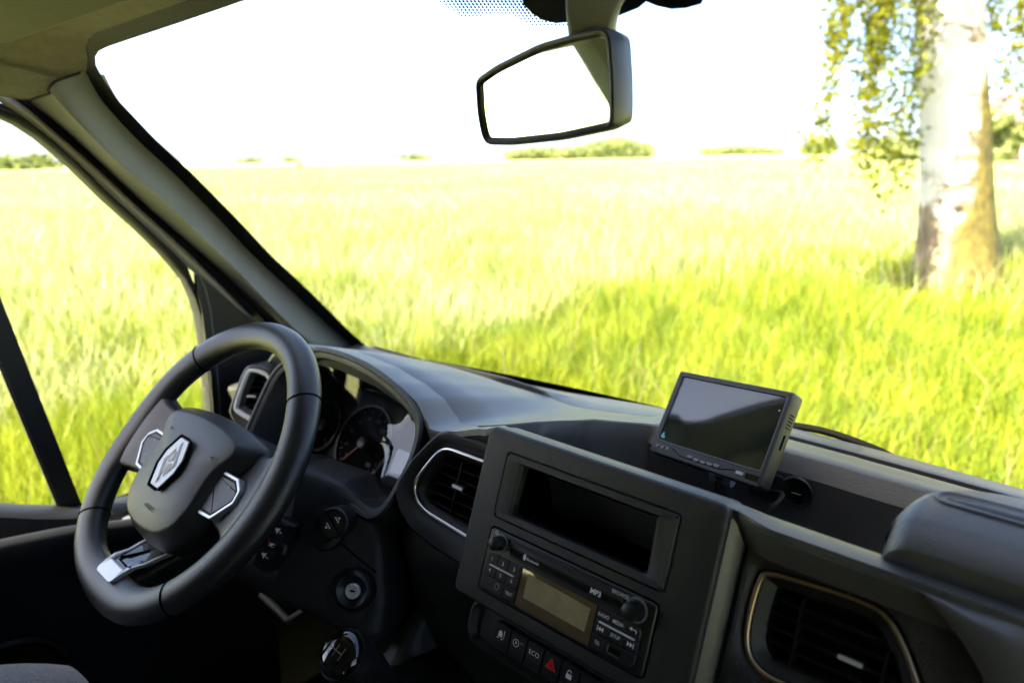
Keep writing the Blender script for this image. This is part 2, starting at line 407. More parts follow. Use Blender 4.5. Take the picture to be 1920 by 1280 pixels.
# bulkhead, floor and passenger side close the cab behind the lens
fb = Frame((XC, -1.08, -.55), (1, 0, 0), (0, 0, 1), (0, 1, 0))
plate('bulkhead', fb, rrect(-.9, .9, -.75, .85, .12), -.02, .02, M_WOOD, van)
ff = Frame((XC, 0, -1.22), (1, 0, 0), (0, 1, 0), (0, 0, 1))
plate('cab_floor', ff, rrect(-.95, .95, -1.1, .95, .05), -.03, 0, M_MATT, van)

# ------------------------------------------------------------------ doors
GU = [(0, 168), (50, 202), (100, 245), (150, 288), (200, 332), (250, 380), (300, 425), (350, 470), (400, 520), (440, 560), (475, 597)]
GL = [(0, 192), (50, 225), (100, 265), (150, 310), (200, 360), (250, 405), (300, 450), (350, 500), (398, 542), (438, 580), (466, 606)]
WE = [(0, 216), (60, 252), (125, 306), (200, 379), (262, 434), (308, 480), (345, 524), (368, 575), (379, 640), (387, 720), (392, 790), (397, 870), (400, 950)]
def yz(l, o): return [ond(x, y, o) for x, y in l]
def flipx(P): return [mirx(p) for p in P]
def build_door(side, full):
    f = (lambda P: P) if side < 0 else flipx
    nm = 'driver' if side < 0 else 'passenger'
    d = empty('%s_door' % nm, f([D(0, -1.2)])[0], 'black-trimmed driver door with window behind the steering wheel' if side < 0 else 'passenger door on the far right of the cab', 'door')
    gu = yz(GU, .0); gl = yz(GL, .004); we = yz(WE, -.004)
    back = lambda z0, P: [D(-.56, z0, 0), D(-.3, z0-.002, 0), D(-.1, z0-.012, 0), D(.08, lerp(z0, P.z, .55), 0)]
    GUf = back(.205, gu[0]) + gu; GLf = back(.178, gl[0]) + gl; WEf = back(.150, we[0]) + we
    bm = loops_bm([f([p+Vector((-.03, 0, .004)) for p in GUf]), f(GUf), f([p.lerp(q, .3)+Vector((.006, 0, 0)) for p, q in zip(GUf, GLf)]), f([p.lerp(q, .75)+Vector((.005, 0, 0)) for p, q in zip(GUf, GLf)]), f(GLf)], closed=False)
    link('upper_frame', finish(bm, 60), M_PAINT, d)
    # rubber channel between frame and glass: resample both edges to the same count
    def resamp(P, n):
        L = [0]
        for a, b in zip(P, P[1:]): L.append(L[-1]+(b-a).length)
        out = []
        for k in range(n):
            t = L[-1]*k/(n-1); i = max(j for j in range(len(P)-1) if L[j] <= t+1e-9); out.append(P[i].lerp(P[i+1], (t-L[i])/max(1e-9, L[i+1]-L[i])))
        return out
    cut = next(i for i, p in enumerate(GLf) if p.y >= gl[7].y-1e-6)
    wcut = next(i for i, p in enumerate(WEf) if p.y >= we[6].y-1e-6)
    A = resamp(GLf[:cut+1], 40); B = resamp(WEf[:wcut+1], 40); C = resamp(WEf[wcut:], 14)
    A2 = [p + Vector((0, .012, 0)) for p in C]; A += A2[1:]; B += C[1:]
    bm = loops_bm([f([a.lerp(b, -.22)+Vector((-.006, 0, 0)) for a, b in zip(A, B)]), f([a+Vector((.003, 0, 0)) for a in A]), f([a.lerp(b, .35)+Vector((.008, 0, 0)) for a, b in zip(A, B)]), f([a.lerp(b, .85)+Vector((.008, 0, 0)) for a, b in zip(A, B)]), f(B), f([b+Vector((-.02, 0, 0)) for b in B])], closed=False)
    link('window_seal', finish(bm, 50), M_RUB, d)
    # black rubber gasket that closes the gap to the windshield pillar
    gk = [ond(x, y, 0) for x, y in pr_left][::-1]; ga = [D(-.56, .235, .02), D(-.3, .232, .02), D(-.1, .215, .02), D(.10, .17, .02), ond(0, 152, .02)] + gk
    ga = resamp(ga, 40); gb = resamp(GUf + [ond(520, 645, 0), ond(560, 690, 0)], 40)
    bm = loops_bm([f([p+Vector((.004, 0, .004)) for p in ga]), f([a.lerp(b, .3)+Vector((-.006, 0, 0)) for a, b in zip(ga, gb)]), f([a.lerp(b, .6)+Vector((.004, 0, 0)) for a, b in zip(ga, gb)]), f([p+Vector((-.010, 0, 0)) for p in gb])], closed=False)
    link('door_gasket', finish(bm, 60), M_RUB, d)
    # sail panel in the front corner
    sl = [ond(x, y, .0) for x, y in [(362, 512), (372, 516), (402, 540), (445, 578), (488, 612), (580, 700), (580, 900), (408, 900), (397, 790), (390, 700), (382, 640), (374, 580), (366, 545)]]
    bm = bmesh.new(); bm.faces.new([bm.verts.new(p) for p in f(sl)]); bmesh.ops.triangulate(bm, faces=bm.faces)
    o = link('mirror_sail', finish(bm, smooth=False), M_BLK, d); md = o.modifiers.new('t', 'SOLIDIFY'); md.thickness = .01
    tube('seal_lip', f([p + Vector((.006, .004, 0)) for p in yz([(366, 518), (376, 540), (386, 580), (393, 640), (399, 700), (405, 780), (410, 870), (414, 960)], 0)]), .0045, M_GREY, d, 8)
    # sill steps down towards the front
    SILL = [(-.56, -.445), (-.3, -.447), (-.1, -.452), (.02, -.466), (.09, -.487), (.15, -.514), (.20, -.541), (.25, -.563), (.31, -.58), (.40, -.592), (.56, -.60)]
    prof = [(-.012, .004), (.004, .006), (.030, .003), (.038, -.004), (.040, -.03), (.042, -.045)]
    rows = [f([D(y, z+b, a) for a, b in prof]) for y, z in SILL]
    rows = T(crosssmooth(T(rows), 4))
    grid_obj('sill', rows, M_DOOR, d, 45)
    ARM = [(-.56, -.47), (-.2, -.475), (0, -.50), (.10, -.523), (.17, -.538), (.23, -.552), (.30, -.575), (.40, -.60), (.56, -.61)]
    prof = [(.042, -.06), (.068, -.028), (.080, -.004), (.088, .001), (.096, -.002), (.102, -.012), (.100, -.04), (.075, -.12), (.07, -.30), (.085, -.42), (.08, -.72)]
    rows = [f([D(y, z+b, a) for a, b in prof]) for y, z in ARM]
    rows = T(crosssmooth(T(crosssmooth(rows, 3)), 4))
    grid_obj('door_panel', rows, M_DOOR, d, 45)
    # glass: outline of the opening, sill as its lower edge
    gp = [(p.y, p.z) for p in WEf] + [(y, z-.004) for y, z in SILL[::-1]]
    bm = bmesh.new(); bm.faces.new([bm.verts.new(p) for p in f([D(y, z, -.014) for y, z in gp])]); bmesh.ops.triangulate(bm, faces=bm.faces)
    o = link('window_pane', finish(bm, smooth=False), M_GLASS, d); md = o.modifiers.new('t', 'SOLIDIFY'); md.thickness = .004
    bt, bb = ond(23, 684, -.006), ond(134, 958, -.006); e = (bt-bb).normalized(); bt2 = bt + e*.33
    bm = bmesh.new(); c = (bt2+bb)/2; q = DN.cross(e).normalized()
    box_bm(bm, c - e*.01, (e, q, DN), ((bt2-bb).length/2+.01, .0165, .008)); bmesh.ops.bevel(bm, geom=list(bm.edges), offset=.003, segments=2, affect='EDGES')
    me = finish(bm, 40)
    if side > 0:
        for v in me.vertices: v.co = mirx(v.co)
    link('window_bar', me, M_RUB, d)
    # B pillar and rear post behind the seats
    pp = [(-.10, .24), (-.16, .15), (-.32, -.06), (-.40, -.30), (-.42, -.60), (-.42, -1.2), (-1.06, -1.2), (-1.06, .30)]
    bm = loops_bm([[D(y, z, -.035) for y, z in pp], [D(y, z, .010) for y, z in pp], [D(y-.012 if y > -.9 else y, z, .022) for y, z in pp]], True, True); me = finish(bm, 40)
    if side > 0:
        for v in me.vertices: v.co = mirx(v.co)
    link('rear_post', me, M_PILLAR, d)
    if not full:  # added unseen panel that cuts side light on console and wheel
        bp_ = [(min(y, -.12), z-.004 if z > -.3 else z+.004) for y, z in gp]; bm = bmesh.new(); bm.faces.new([bm.verts.new(p) for p in f([D(y, z, -.006) for y, z in bp_])]); bmesh.ops.triangulate(bm, faces=bm.faces)
        o = link('light_blocker', finish(bm, smooth=False), M_GREY, d, 'grey blind drawn over the passenger window'); o.modifiers.new('t', 'SOLIDIFY').thickness = .003
    if full:
        kf = Frame(ond(243, 985, .06), (1, 0, 0), (0, 1, .0), (0, 0, 1))
        lathe('mirror_switch', kf, [(.020, -.02), (.020, .002), (.018, .006), (.011, .009), (.010, .014), (.007, .016), (.001, .0165)], M_GREY, d, 28)
        sf = Frame(D(.10, -.80, .088), (0, 1, 0), (0, 0, 1), (1, 0, 0)); L = [(circ(.09, 40), -.02), (circ(.09, 40), .004), (circ(.084, 40), .008), (circ(.078, 40), .004), (circ(.074, 40), -.004)]
        surf('speaker_ring', sf, L, M_BLK, d)
    return d
build_door(-1, True); build_door(1, False)
# footwell sides and firewall
for sgn in (-1, 1):
    bm = bmesh.new(); v = [D(.46, -.50, .03), D(.80, -.50, .03), D(.92, -1.25, .03), D(.46, -1.25, .03)]
    bm.faces.new([bm.verts.new(p if sgn < 0 else mirx(p)) for p in v]); o = link('footwell_side', finish(bm), M_MATT, van); o.modifiers.new('t', 'SOLIDIFY').thickness = .01
plate('firewall', Frame((XC, .86, -.83), (1, 0, 0), (0, 0, 1), (0, -1, 0)), rrect(-.9, .9, -.42, .42, .03), -.01, .01, M_MATT, van)
# outer skin below the sills and the nose, so that no daylight leaks in under the dash
for sgn in (-1, 1):
    bm = bmesh.new(); v = [D(-1.1, -.60, -.06), D(1.1, -.60, -.06), D(1.1, -1.45, -.03), D(-1.1, -1.45, -.03)]
    bm.faces.new([bm.verts.new(p if sgn < 0 else mirx(p)) for p in v]); o = link('side_skin', finish(bm), M_MATT, van); o.modifiers.new('t', 'SOLIDIFY').thickness = .02
nose = [[Vector((XC+s*.87, lerp(.93-.1*s*s, 1.05-.15*s*s, k), lerp(-.425, -1.4, k))) for s in [i/10-1 for i in range(21)]] for k in (0, .3, .6, 1)]
grid_obj('nose_panel', nose, M_MATT, van, 40, thick=.01)

# ------------------------------------------------------------------ sun visor, folded up against the roof
va, vb = onz(232, -3, .160), onz(22, 72, .142)
vis = empty('sun_visor', va.lerp(vb, .5), 'olive-grey sun visor folded up above the driver', 'sun visor')
ux = (va-vb).normalized(); vy = Vector((0, -1, .16)); vy = (vy-ux*vy.dot(ux)).normalized(); nn = ux.cross(vy).normalized(); nn = nn if nn.z < 0 else -nn
fv = Frame(vb, ux, vy, nn); Lv = (va-vb).length
poly = rrect(-.02, Lv+.22, 0, .16, .02, 6)
surf('visor_board', fv, [(off(poly, .01), -.008), (off(poly, .003), -.006), (poly, 0), (off(poly, .003), .006), (off(poly, .010), .009)], M_VISOR, vis, True, True, 50)
tube('visor_rod', [fv.P(-.05, .012, -.004), fv.P(-.07, .01, -.008), fv.P(-.08, .01, -.02)], .004, M_BLK, vis)
# ================================================================== DASHBOARD
dash = empty('dashboard', (XC, .5, -.6), 'dark grey plastic van dashboard with open shelf below the windshield', 'dashboard')
TLT = R_(21.3)
FR = Frame((-.3021, .3999, -.3753), (1, 0, 0), (0, math.sin(TLT), math.cos(TLT)), (0, -math.cos(TLT), math.sin(TLT)))   # plane of the radio panel
FH = Frame((-.79, .46, -.33), (1, 0, 0), (0, math.sin(R_(35)), math.cos(R_(35))), (0, -math.cos(R_(35)), math.sin(R_(35))))  # mouth of the instrument hood
yf = [(-1.13, .50), (-1.03, .485), (-1.019, .481), (-.983, .491), (-.937, .498), (-.876, .503), (-.79, .506), (-.704, .503), (-.643, .498), (-.597, .491), (-.561, .478), (-.545, .468), (-.52, .458), (-.495, .453), (-.44, .453), (-.425, .450), (-.17, .450), (-.14, .440), (.52, .430)]
zf = [(-1.13, -.39), (-1.03, -.36), (-1.019, -.35), (-.983, -.325), (-.937, -.285), (-.876, -.266), (-.79, -.262), (-.704, -.266), (-.643, -.275), (-.597, -.285), (-.561, -.300), (-.545, -.303), (-.52, -.296), (-.495, -.287), (-.44, -.270), (-.425, -.263), (-.17, -.263), (.52, -.263)]
yr0 = [(-.50, .500), (-.46, .478), (-.42, .468), (-.10, .468), (.52, .468)]
yr1 = [(-.50, .500), (-.475, .53), (-.455, .565), (-.433, .622), (-.376, .690), (-.30, .716), (-.2, .722), (.52, .722)]
def yb(x): s = (x-XC)/.812; return .889-.102*s*s
def zbk(x): return tab(x, [(-1.13, -.375), (-1.05, -.385), (-.894, -.401), (-.66, -.398), (-.45, -.387), (-.27, -.369), (.52, -.369)])
def ztop(x, y):
    a, z0 = tab(x, yf), tab(x, zf); wv = (y-a)/(yb(x)-a)
    hood = .010*math.exp(-((x+.79)/.16)**2)*math.sin(math.pi*min(1, max(0, wv*1.2)))
    return lerp(z0, zbk(x), wv) + hood
def on_top(px, py):
    d = ray(px, py); t = .55
    while t < 1.6 and (d*t).z > ztop((d*t).x, (d*t).y): t += .002
    return d*t
slot_y = [(-.92, .725), (-.73, .742), (-.55, .760)]
xs = sorted(set([round(-1.13+.011*i, 4) for i in range(151)] + [-.425, -.4255, -.17, -.1695] + [round(-.50+.004*i, 4) for i in range(36)]))
rows = []
for x in xs:
    f0, b0 = tab(x, yf), yb(x); mid = lerp(f0, b0, .12) if x < -.50 else None
    a, b = (tab(x, yr0), tab(x, yr1)) if x >= -.50 else (lerp(f0, b0, .12), lerp(f0, b0, .12)+.0008)
    if b-a < .004: b = a+.0008
    dep = .14*sstep(0, .06, b-a-.001)
    P = lambda y, dz=0: Vector((x, y, ztop(x, y)+dz))
    c = [Vector((x, f0+.004, tab(x, zf)-.030)), Vector((x, f0-.002, tab(x, zf)-.008)), P(f0, -.0015), P(lerp(f0, a, .25)), P(lerp(f0, a, .6)), P(a-.003 if a-f0 > .006 else lerp(f0, a, .8))]
    k = min(1, (b-a)/.02)
    c += [P(a, -.002*k), Vector((x, a+.002*k, ztop(x, a)-.012*k-dep*.1)), Vector((x, lerp(a, b, .1), ztop(x, a)-dep)), Vector((x, lerp(a, b, .93), ztop(x, b)-dep)), Vector((x, b-.014*k, ztop(x, b)-.020*k)), P(b, -.002*k), P(b+.004*k)]
    # rear deck with the demister groove (long one right, lens-shaped one left)
    if x > -.42: g, h, dg = lerp(.815, .806, sstep(-.2, .5, x))-.10*((x-XC)/.812)**2*.6, .013*sstep(-.42, -.30, x)+.0005, .016*sstep(-.42, -.34, x)
    else:
        lens = max(0, 1-((x+.735)/.135)**2); g, h, dg = tab(x, slot_y), .026*lens+.0004, .030*min(1, lens*2.5)
    g = max(g, b+.02)
    for t in (.3, .65): c.append(P(lerp(b+.004*k, g-h, t)))
    c += [P(g-h-.003), P(g-h, -.001-dg*.05), P(g-h+.0015, -dg), P(g+h-.0015, -dg), P(g+h, .006*(dg > .002 and x < -.45)-.001), P(g+h+.003, .007*(dg > .002 and x < -.45)), P(lerp(g+h+.003, b0, .5)), P(b0), Vector((x, b0+.02, zbk(x)-.05))]
    rows.append(c)
grid_obj('top_pad', rows, M_DASH, dash, 32, 'grained grey top pad with the open shelf')

# ------------------------------------------------------------------ instrument hood and cluster
hin = [(-.218, .0), (-.213, .018), (-.198, .031), (-.158, .047), (-.102, .061), (-.04, .068), (.04, .068), (.102, .061), (.158, .047), (.198, .031), (.213, .016), (.219, -.013), (.216, -.045), (.210, -.074), (.198, -.086), (.172, -.085), (.117, -.079), (.04, -.074), (-.04, -.074), (-.117, -.079), (-.172, -.085), (-.198, -.086), (-.210, -.074), (-.216, -.045)]
hin = [(max(u, -.135) if u < -.135 and False else (u*.50 if u < 0 else u), v) for u, v in hin]
hin = smooth_poly(hin, 120)
hood_loops = [(off(hin, -.014), -.028), (off(hin, -.0165), -.006), (off(hin, -.015), .0), (off(hin, -.012), .0028), (off(hin, -.0085), .002), (off(hin, -.0065), -.001), (off(hin, -.003), -.002), (hin, -.004), (off(hin, .002), -.012), (off(hin, .006), -.05), (off(hin, .010), -.085), (off(hin, .014), -.105)]
surf('instrument_hood', FH, hood_loops, M_CON, dash, angle=30)
FC = FH.at(0, -.012, -.092)
clus = surf('instrument_cluster', FC, [(off(hin, .004), -.004), (off(hin, .012), 0)], M_BLK, dash, False, True)
M_DIAL = mat('dial_print', (.06, .06, .055), .5)
for cu, rad in ((.036, .056), (-.070, .040)):
    fd = FC.at(cu, -.012, .001)
    g = surf('dial', fd, [(circ(rad, 48), 0), (circ(rad+.001, 48), .004), (circ(rad-.003, 48), .004), (circ(rad-.004, 48), .001)], M_GREY, clus, False, True)
    g.data.materials.clear(); g.data.materials.append(M_MATT)
    surf('dial_rim', fd, [(circ(rad+.002, 48), 0), (circ(rad+.002, 48), .005), (circ(rad-.001, 48), .005), (circ(rad-.002, 48), .001)], mat('dial_rim_grey', (.06, .06, .06), .35), clus)
    pl = []
    for k in range(27):
        a = R_(225-k*270/26); r0 = rad*(.80 if k % 2 == 0 else .87); r1 = rad*.93
        pl += stroke([(r0*math.cos(a), r0*math.sin(a)), (r1*math.cos(a), r1*math.sin(a))], .0012 if k % 2 == 0 else .0007)
    flat('tick_marks', fd, pl, M_DIAL, clus, .0016)
    for k, s in enumerate(('0', '20', '40', '60', '80', '100', '120', '140', '160', '180') if cu > 0 else ('0', '1', '2', '3', '4', '5', '6')):
        a = R_(225-k*270/(9 if cu > 0 else 6)); text('numeral', fd.at(rad*.66*math.cos(a), rad*.66*math.sin(a)), s, .0085, M_DIAL, clus, .0017)
    a = R_(232); flat('needle', fd, stroke([(0, 0), (rad*.78*math.cos(a), rad*.78*math.sin(a))], .0022), mat('needle_red', (.16, .01, .01), .5), clus, .004)
    lathe('needle_cap', fd, [(.009, .001), (.009, .006), (.007, .008), (.001, .0085)], M_GREY, clus, 24)
plate('trip_display', FC.at(.142, -.03, .001), rrect(-.035, .035, -.022, .03, .004), 0, .001, M_SCREEN, clus)
lrows = []
for i in range(41):
    u = -.112+.326*i/40; sl = lerp(.76, -.02, sstep(.045, .13, u)); r_ = []
    for j in range(13):
        v = -.084+.150*j/12; r_.append(FH.P(u, v, -.066+sl*v*.9))
    lrows.append(r_)
grid_obj('cluster_lens', lrows, M_LENS, clus, 80)

# ------------------------------------------------------------------ air vents
def vent(fr, ring, surround, m_ring, nsl, vert, tabpos, name='air_vent', rw=.0035, deep=.022, label=None, parent=dash, inset=.010, wide=.006, m_body=None):
    """ring: outline of the bright trim; surround: outline of the plate; louvres sit sunk inside"""
    ring = ccw(ring); n = len(ring)
    sur = surround
    v = surf(name, fr, [(sur, -.03), (sur, -.004), (off(sur, .0015), -.0012), (off(sur, .004), 0), ([tuple(Vector(a).lerp(Vector(b), .55)) for a, b in zip(off(sur, .004), off(ring, -.004))], -.001), (off(ring, -.004), -.004), (off(ring, -.0015), -.006), (off(ring, .004), -.007),
        (off(ring, wide), -.008), (off(ring, inset), -.015), (off(ring, inset+.001), -.06)], m_body or M_CON, parent, False, False, 30, label)
    path = [fr.P(a, b, -.0045) for a, b in off(ring, .0015)]
    tube('trim_ring', path, rw*.5, m_ring, v, 10, True)
    lo = off(ring, inset+.0012); vs_ = [p[1] for p in lo]; us_ = [p[0] for p in lo]
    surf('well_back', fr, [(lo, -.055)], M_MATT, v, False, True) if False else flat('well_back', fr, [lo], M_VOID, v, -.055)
    def span(vv):
        xs_ = []
        for i in range(len(lo)):
            (a, b), (c, d) = lo[i], lo[(i+1) % len(lo)]
            if (b-vv)*(d-vv) < 0: xs_.append(a+(c-a)*(vv-b)/(d-b))
        return (min(xs_), max(xs_)) if len(xs_) > 1 else None
    v0, v1 = min(vs_), max(vs_)
    for k in range(nsl):
        vv = lerp(v0, v1, (k+.75)/(nsl+.5)); s = span(vv)
        if s:
            f2 = Frame(fr.P((s[0]+s[1])/2, vv, -.020), fr.u, (fr.v*math.cos(.25)+fr.n*math.sin(.25)), (fr.n*math.cos(.25)-fr.v*math.sin(.25)))
            bar('slat', f2, -(s[1]-s[0])/2, (s[1]-s[0])/2, -.0008, .0008, -.008, .008, M_BLK, v, .0004)
    for uu in vert:
        us = []
        for i in range(len(lo)):
            (a, b), (c, d) = lo[i], lo[(i+1) % len(lo)]
            if (a-uu)*(c-uu) < 0: us.append(b+(d-b)*(uu-a)/(c-a))
        if len(us) > 1: bar('divider', fr, uu-.0008, uu+.0008, min(us), max(us), -.034, -.010, M_BLK, v, .0004)
    tu, tv = tabpos
    bar('thumb_tab', fr, tu-.009, tu+.009, tv-.0028, tv+.0028, -.016, -.006, M_BLK, v, .001)
    bar('tab_trim', fr, tu-.008, tu+.008, tv-.0016, tv+.0016, -.0065, -.0045, M_SILV, v, .0006)
    return v
FV = FR.at(0, 0, -.016)
z3 = lambda x, y: (560+x*.375, 600+y*.375)
ring = [FV.px(*z3(*p)) for p in [(735, 633), (690, 645), (640, 700), (575, 785), (557, 840), (570, 905), (610, 958)]]
ring = [(-.116, ring[0][1]+.001)] + ring + [(-.116, ring[-1][1]-.006)]
ring = cpoly(densify(ccw(ring), .022), 90, 3)
out = [FV.px(*z3(*p)) for p in [(745, 548), (690, 560), (640, 605), (560, 690), (490, 800), (475, 860), (490, 940), (545, 1040), (640, 1125)]]
def match(loop, ref):
    """resample a closed loop so that it has the vertex count of ref, by angle"""
    c = Vector((sum(p[0] for p in ref)/len(ref), sum(p[1] for p in ref)/len(ref))); res = []
    for p in ref:
        d = (Vector(p)-c).normalized(); best = None
        for i in range(len(loop)):
            a, b = Vector(loop[i]), Vector(loop[(i+1) % len(loop)]); e = b-a; den = d.x*e.y-d.y*e.x
            if abs(den) < 1e-12: continue
            t = ((a-c).x*e.y-(a-c).y*e.x)/den; q = ((a-c).x*d.y-(a-c).y*d.x)/den
            if t > 0 and -1e-6 <= q <= 1+1e-6 and (best is None or t > best): best = t
        res.append(tuple(c+d*best) if best else p)
    return res
out = rpoly(ccw([(-.112, out[0][1]+.002)] + out + [(-.112, out[-1][1]-.004)]), .012, 6)
vent(FV, ring, match(out, ring), M_CHROME, 5, [-.172], (-.166, .045), rw=.0048, label='middle air vent beside the radio with chrome trim')
# right vent, brown reflection put into the trim colour
ring = [FV.px(*p) for p in [(1386, 1200), (1416, 1080), (1436, 1068), (1600, 1118), (1668, 1150)]]
ring = cpoly(densify(ccw(ring + [(.262, .060), (.276, .030), (.284, .008), (.166, .008)]), .028), 110, 3)
out = rpoly(ccw([(.140, .118), (.232, .118), (.275, .106), (.308, .060), (.325, -.03), (.140, -.03)]), .02, 6)
vent(FV, ring, match(out, ring), M_BROWNTINT, 5, [.187, .245], (.225, .045), label='near air vent right of the radio with bronze trim', rw=.0045, inset=.0125, wide=.005)
# left vent pod at the driver door
FL = Frame((-.947, .462, -.354), Vector((.82, .57, 0)), Vector((0, .30, .95)))
FL = Frame(FL.o, FL.u, (FL.v - FL.u*FL.v.dot(FL.u)))
if FL.n.y > 0: FL.n = -FL.n
e3 = lambda x, y: (360+x*.15625, 620+y*.15625)
ring = [FL.px(*e3(*p)) for p in [(690, 445), (880, 500), (930, 560), (920, 650), (850, 1000), (770, 1095), (730, 1100), (510, 970), (490, 910), (620, 520)]]
pod = [FL.px(*e3(*p)) for p in [(700, 395), (900, 440), (985, 560), (960, 720), (930, 1000), (850, 1300), (600, 1250), (420, 1000), (450, 880), (580, 520), (640, 430)]]
ring = cpoly(ring, 90, 3); pod = cpoly(pod, 90, 3)
vent(FL, ring, match(pod, ring), mat('vent_silver', (.86, .86, .85), .38, metal=.1), 6, [], ((ring[0][0]*0)+FL.px(*e3(690, 790))[0], FL.px(*e3(690, 790))[1]), label='small air vent by the driver door with silver frame', rw=.008, inset=.011, wide=.004, m_body=M_DASH)

# pod body behind the left vent, running to the pillar
pc = [FL.P(a, b, -.004) for a, b in match(pod, ring)]
bm = loops_bm([pc, [p + Vector((0, .10, .0)) for p in pc]]); link('vent_pod', finish(bm, 40), M_CON, dash)

# ------------------------------------------------------------------ middle console panel with its two openings
con = None
def panel_with_holes(name, fr, outer, holes, n0, n1, m, parent, bev=.003, hdeep=.03, label=None):
    bm = bmesh.new(); outer = ccw(outer); front = off(outer, bev)
    L = [lift(fr, outer, n0), lift(fr, outer, n1-bev)] + [lift(fr, off(outer, bev*(1-math.cos(math.pi/2*k/4))), n1-bev+bev*math.sin(math.pi/2*k/4)) for k in (1, 2, 3, 4)]
    rows = [[bm.verts.new(p) for p in l] for l in L]
    for a, b in zip(rows, rows[1:]):
        for i in range(len(a)): j = (i+1) % len(a); bm.faces.new((a[i], a[j], b[j], b[i]))
    E = [bm.edges.get((rows[-1][i], rows[-1][(i+1) % len(rows[-1])])) for i in range(len(rows[-1]))]
    for h in holes:
        h = ccw(h); r1 = [bm.verts.new(p) for p in lift(fr, off(h, -.0008), n1)]; r2 = [bm.verts.new(p) for p in lift(fr, h, n1-.001)]; r3 = [bm.verts.new(p) for p in lift(fr, h, n1-hdeep)]
        for a, b in ((r1, r2), (r2, r3)):
            for i in range(len(a)): j = (i+1) % len(a); bm.faces.new((a[i], a[j], b[j], b[i]))
        E += [bm.edges.get((r1[i], r1[(i+1) % len(r1)])) for i in range(len(r1))]
    bmesh.ops.triangle_fill(bm, use_beauty=True, use_dissolve=False, edges=E)
    return link(name, finish(bm, 30), m, parent, label)
pan = rrect(-.1235, .1295, -.0465, .1245, .009, 6)
cub = rrect(-.0928, .0928, .0404, .1048, .0035, 4)
rad_h = rrect(-.0920, .0920, -.0315, .0315, .005, 5)
con = panel_with_holes('console_panel', FR, pan, [cub, rad_h], -.035, 0, M_CON, dash, .0045, .02, 'black console panel round the radio and storage slot')
# cheeks that carry the panel down and back
ch = [(-.1225, .120), (.128, .120), (.134, .05), (.134, -.30), (-.1225, -.30)]
sh = [FR.P(.1285, v, -.012) for v in (.124, .08, .0, -.10, -.2)]
rows = [[FR.P(.1255, v, -.004), FR.P(.134, v-.001, -.010), FR.P(.142, v-.006, -.022), FR.P(.147, v-.012, -.05), FR.P(.147, v-.012, -.09)] for v in (.1225, .115, .10, .05, 0, -.05, -.12, -.2, -.3)]
grid_obj('console_cheek', T(crosssmooth(T(rows), 2)), M_DASH, dash, 50)
rows = [[FR.P(.1255, .1225, -.004), FR.P(.134, .1215, -.010), FR.P(.142, .1165, -.022), FR.P(.147, .1105, -.05), FR.P(.147, .1105, -.09)], [FR.P(.12, .1225, -.03), FR.P(.12, .1225, -.04), FR.P(.12, .120, -.05), FR.P(.12, .115, -.06), FR.P(.12, .11, -.09)]]
grid_obj('console_shoulder', rows, M_DASH, dash, 50)
# storage slot: raised frame, then a deep box with its shade put into the colour
fo = off(cub, .0006); fi = rrect(-.0775, .0775, .0480, .0955, .010, 4)
fi = match(fi, fo)
slot = surf('storage_slot', FR, [(fo, -.008), (fo, -.0005), (off(fo, .001), .0012), (off(fo, .006), .0010), (off(fi, -.004), -.0005), (off(fi, -.001), -.003), (fi, -.008), (fi, -.13)], M_CON, con, False, False, 30, 'open storage slot above the radio')
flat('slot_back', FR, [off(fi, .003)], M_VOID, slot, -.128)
bm = loops_bm([lift(FR, off(fi, .0012), -.009), lift(FR, off(fi, .0035), -.128)]); link('slot_shade', finish(bm, 30), M_VOID, slot)

# ------------------------------------------------------------------ lower dash, black plate round the right vent, knee bolster
prof = [(.430, -.400), (.420, -.415), (.412, -.427), (.410, -.44), (.413, -.47), (.424, -.54), (.45, -.66), (.50, -.80), (.60, -1.0)]
xs2 = [-1.10, -1.02, -.95, -.85, -.70, -.62, -.60]
lx = [(-.60, .035), (-.575, .018), (-.545, .004), (-.50, 0), (-.43, 0), (-.3, 0), (-.15, 0), (.0, 0), (.25, 0), (.50, .02)]
rows = [[Vector((x, y+a+.012, z)) for y, z in prof] for x, a in lx]
grid_obj('lower_dash', T(crosssmooth(T(rows), 3)), M_LOW, dash, 45)
rows = [[Vector((x, y+.075+.06*sstep(-.95, -1.1, x), z)) for y, z in [(.46, -.42), (.44, -.47), (.44, -.52), (.46, -.62), (.50, -.8), (.55, -1.0)]] for x in xs2]
grid_obj('knee_panel', rows, M_BLK, dash, 45)
# right soft pad that wraps round the near vent
def padrow(x):
    k = sstep(-.14, .1, x); yy = tab(x, yf)
    lowv = tab(x, [(-.155, .118), (-.07, .117), (-.03, .106), (-.008, .078), (.008, .03), (.02, -.03), (.03, -.10), (.5, -.12)])
    Fp = FV.P(x-FV.o.x, lowv, .002); top = Vector((x, yy-.001, tab(x, zf)-.006))
    m1 = top + Vector((0, -.010, -.006))
    if x < -.03: return [top, top.lerp(Fp, .35)+Vector((0, -.006, .002)), top.lerp(Fp, .7)+Vector((0, -.005, 0)), Fp, Fp+Vector((0, .02, -.004))]
    return [top, top.lerp(Fp, .2)+Vector((0, -.012, .004)), top.lerp(Fp, .6)+Vector((0, -.016, 0)), Fp, Fp+Vector((0, .02, -.004))]
rows = [padrow(-.155+.0125*i) for i in range(54)]
grid_obj('soft_pad', crosssmooth(rows, 4), M_DASH, dash, 50, 'soft grey pad curving over the near vent')
plate('vent_backing', FV, [(.135, .112), (.30, .112), (.34, -.12), (.135, -.12)], -.05, -.032, M_BLK, dash)

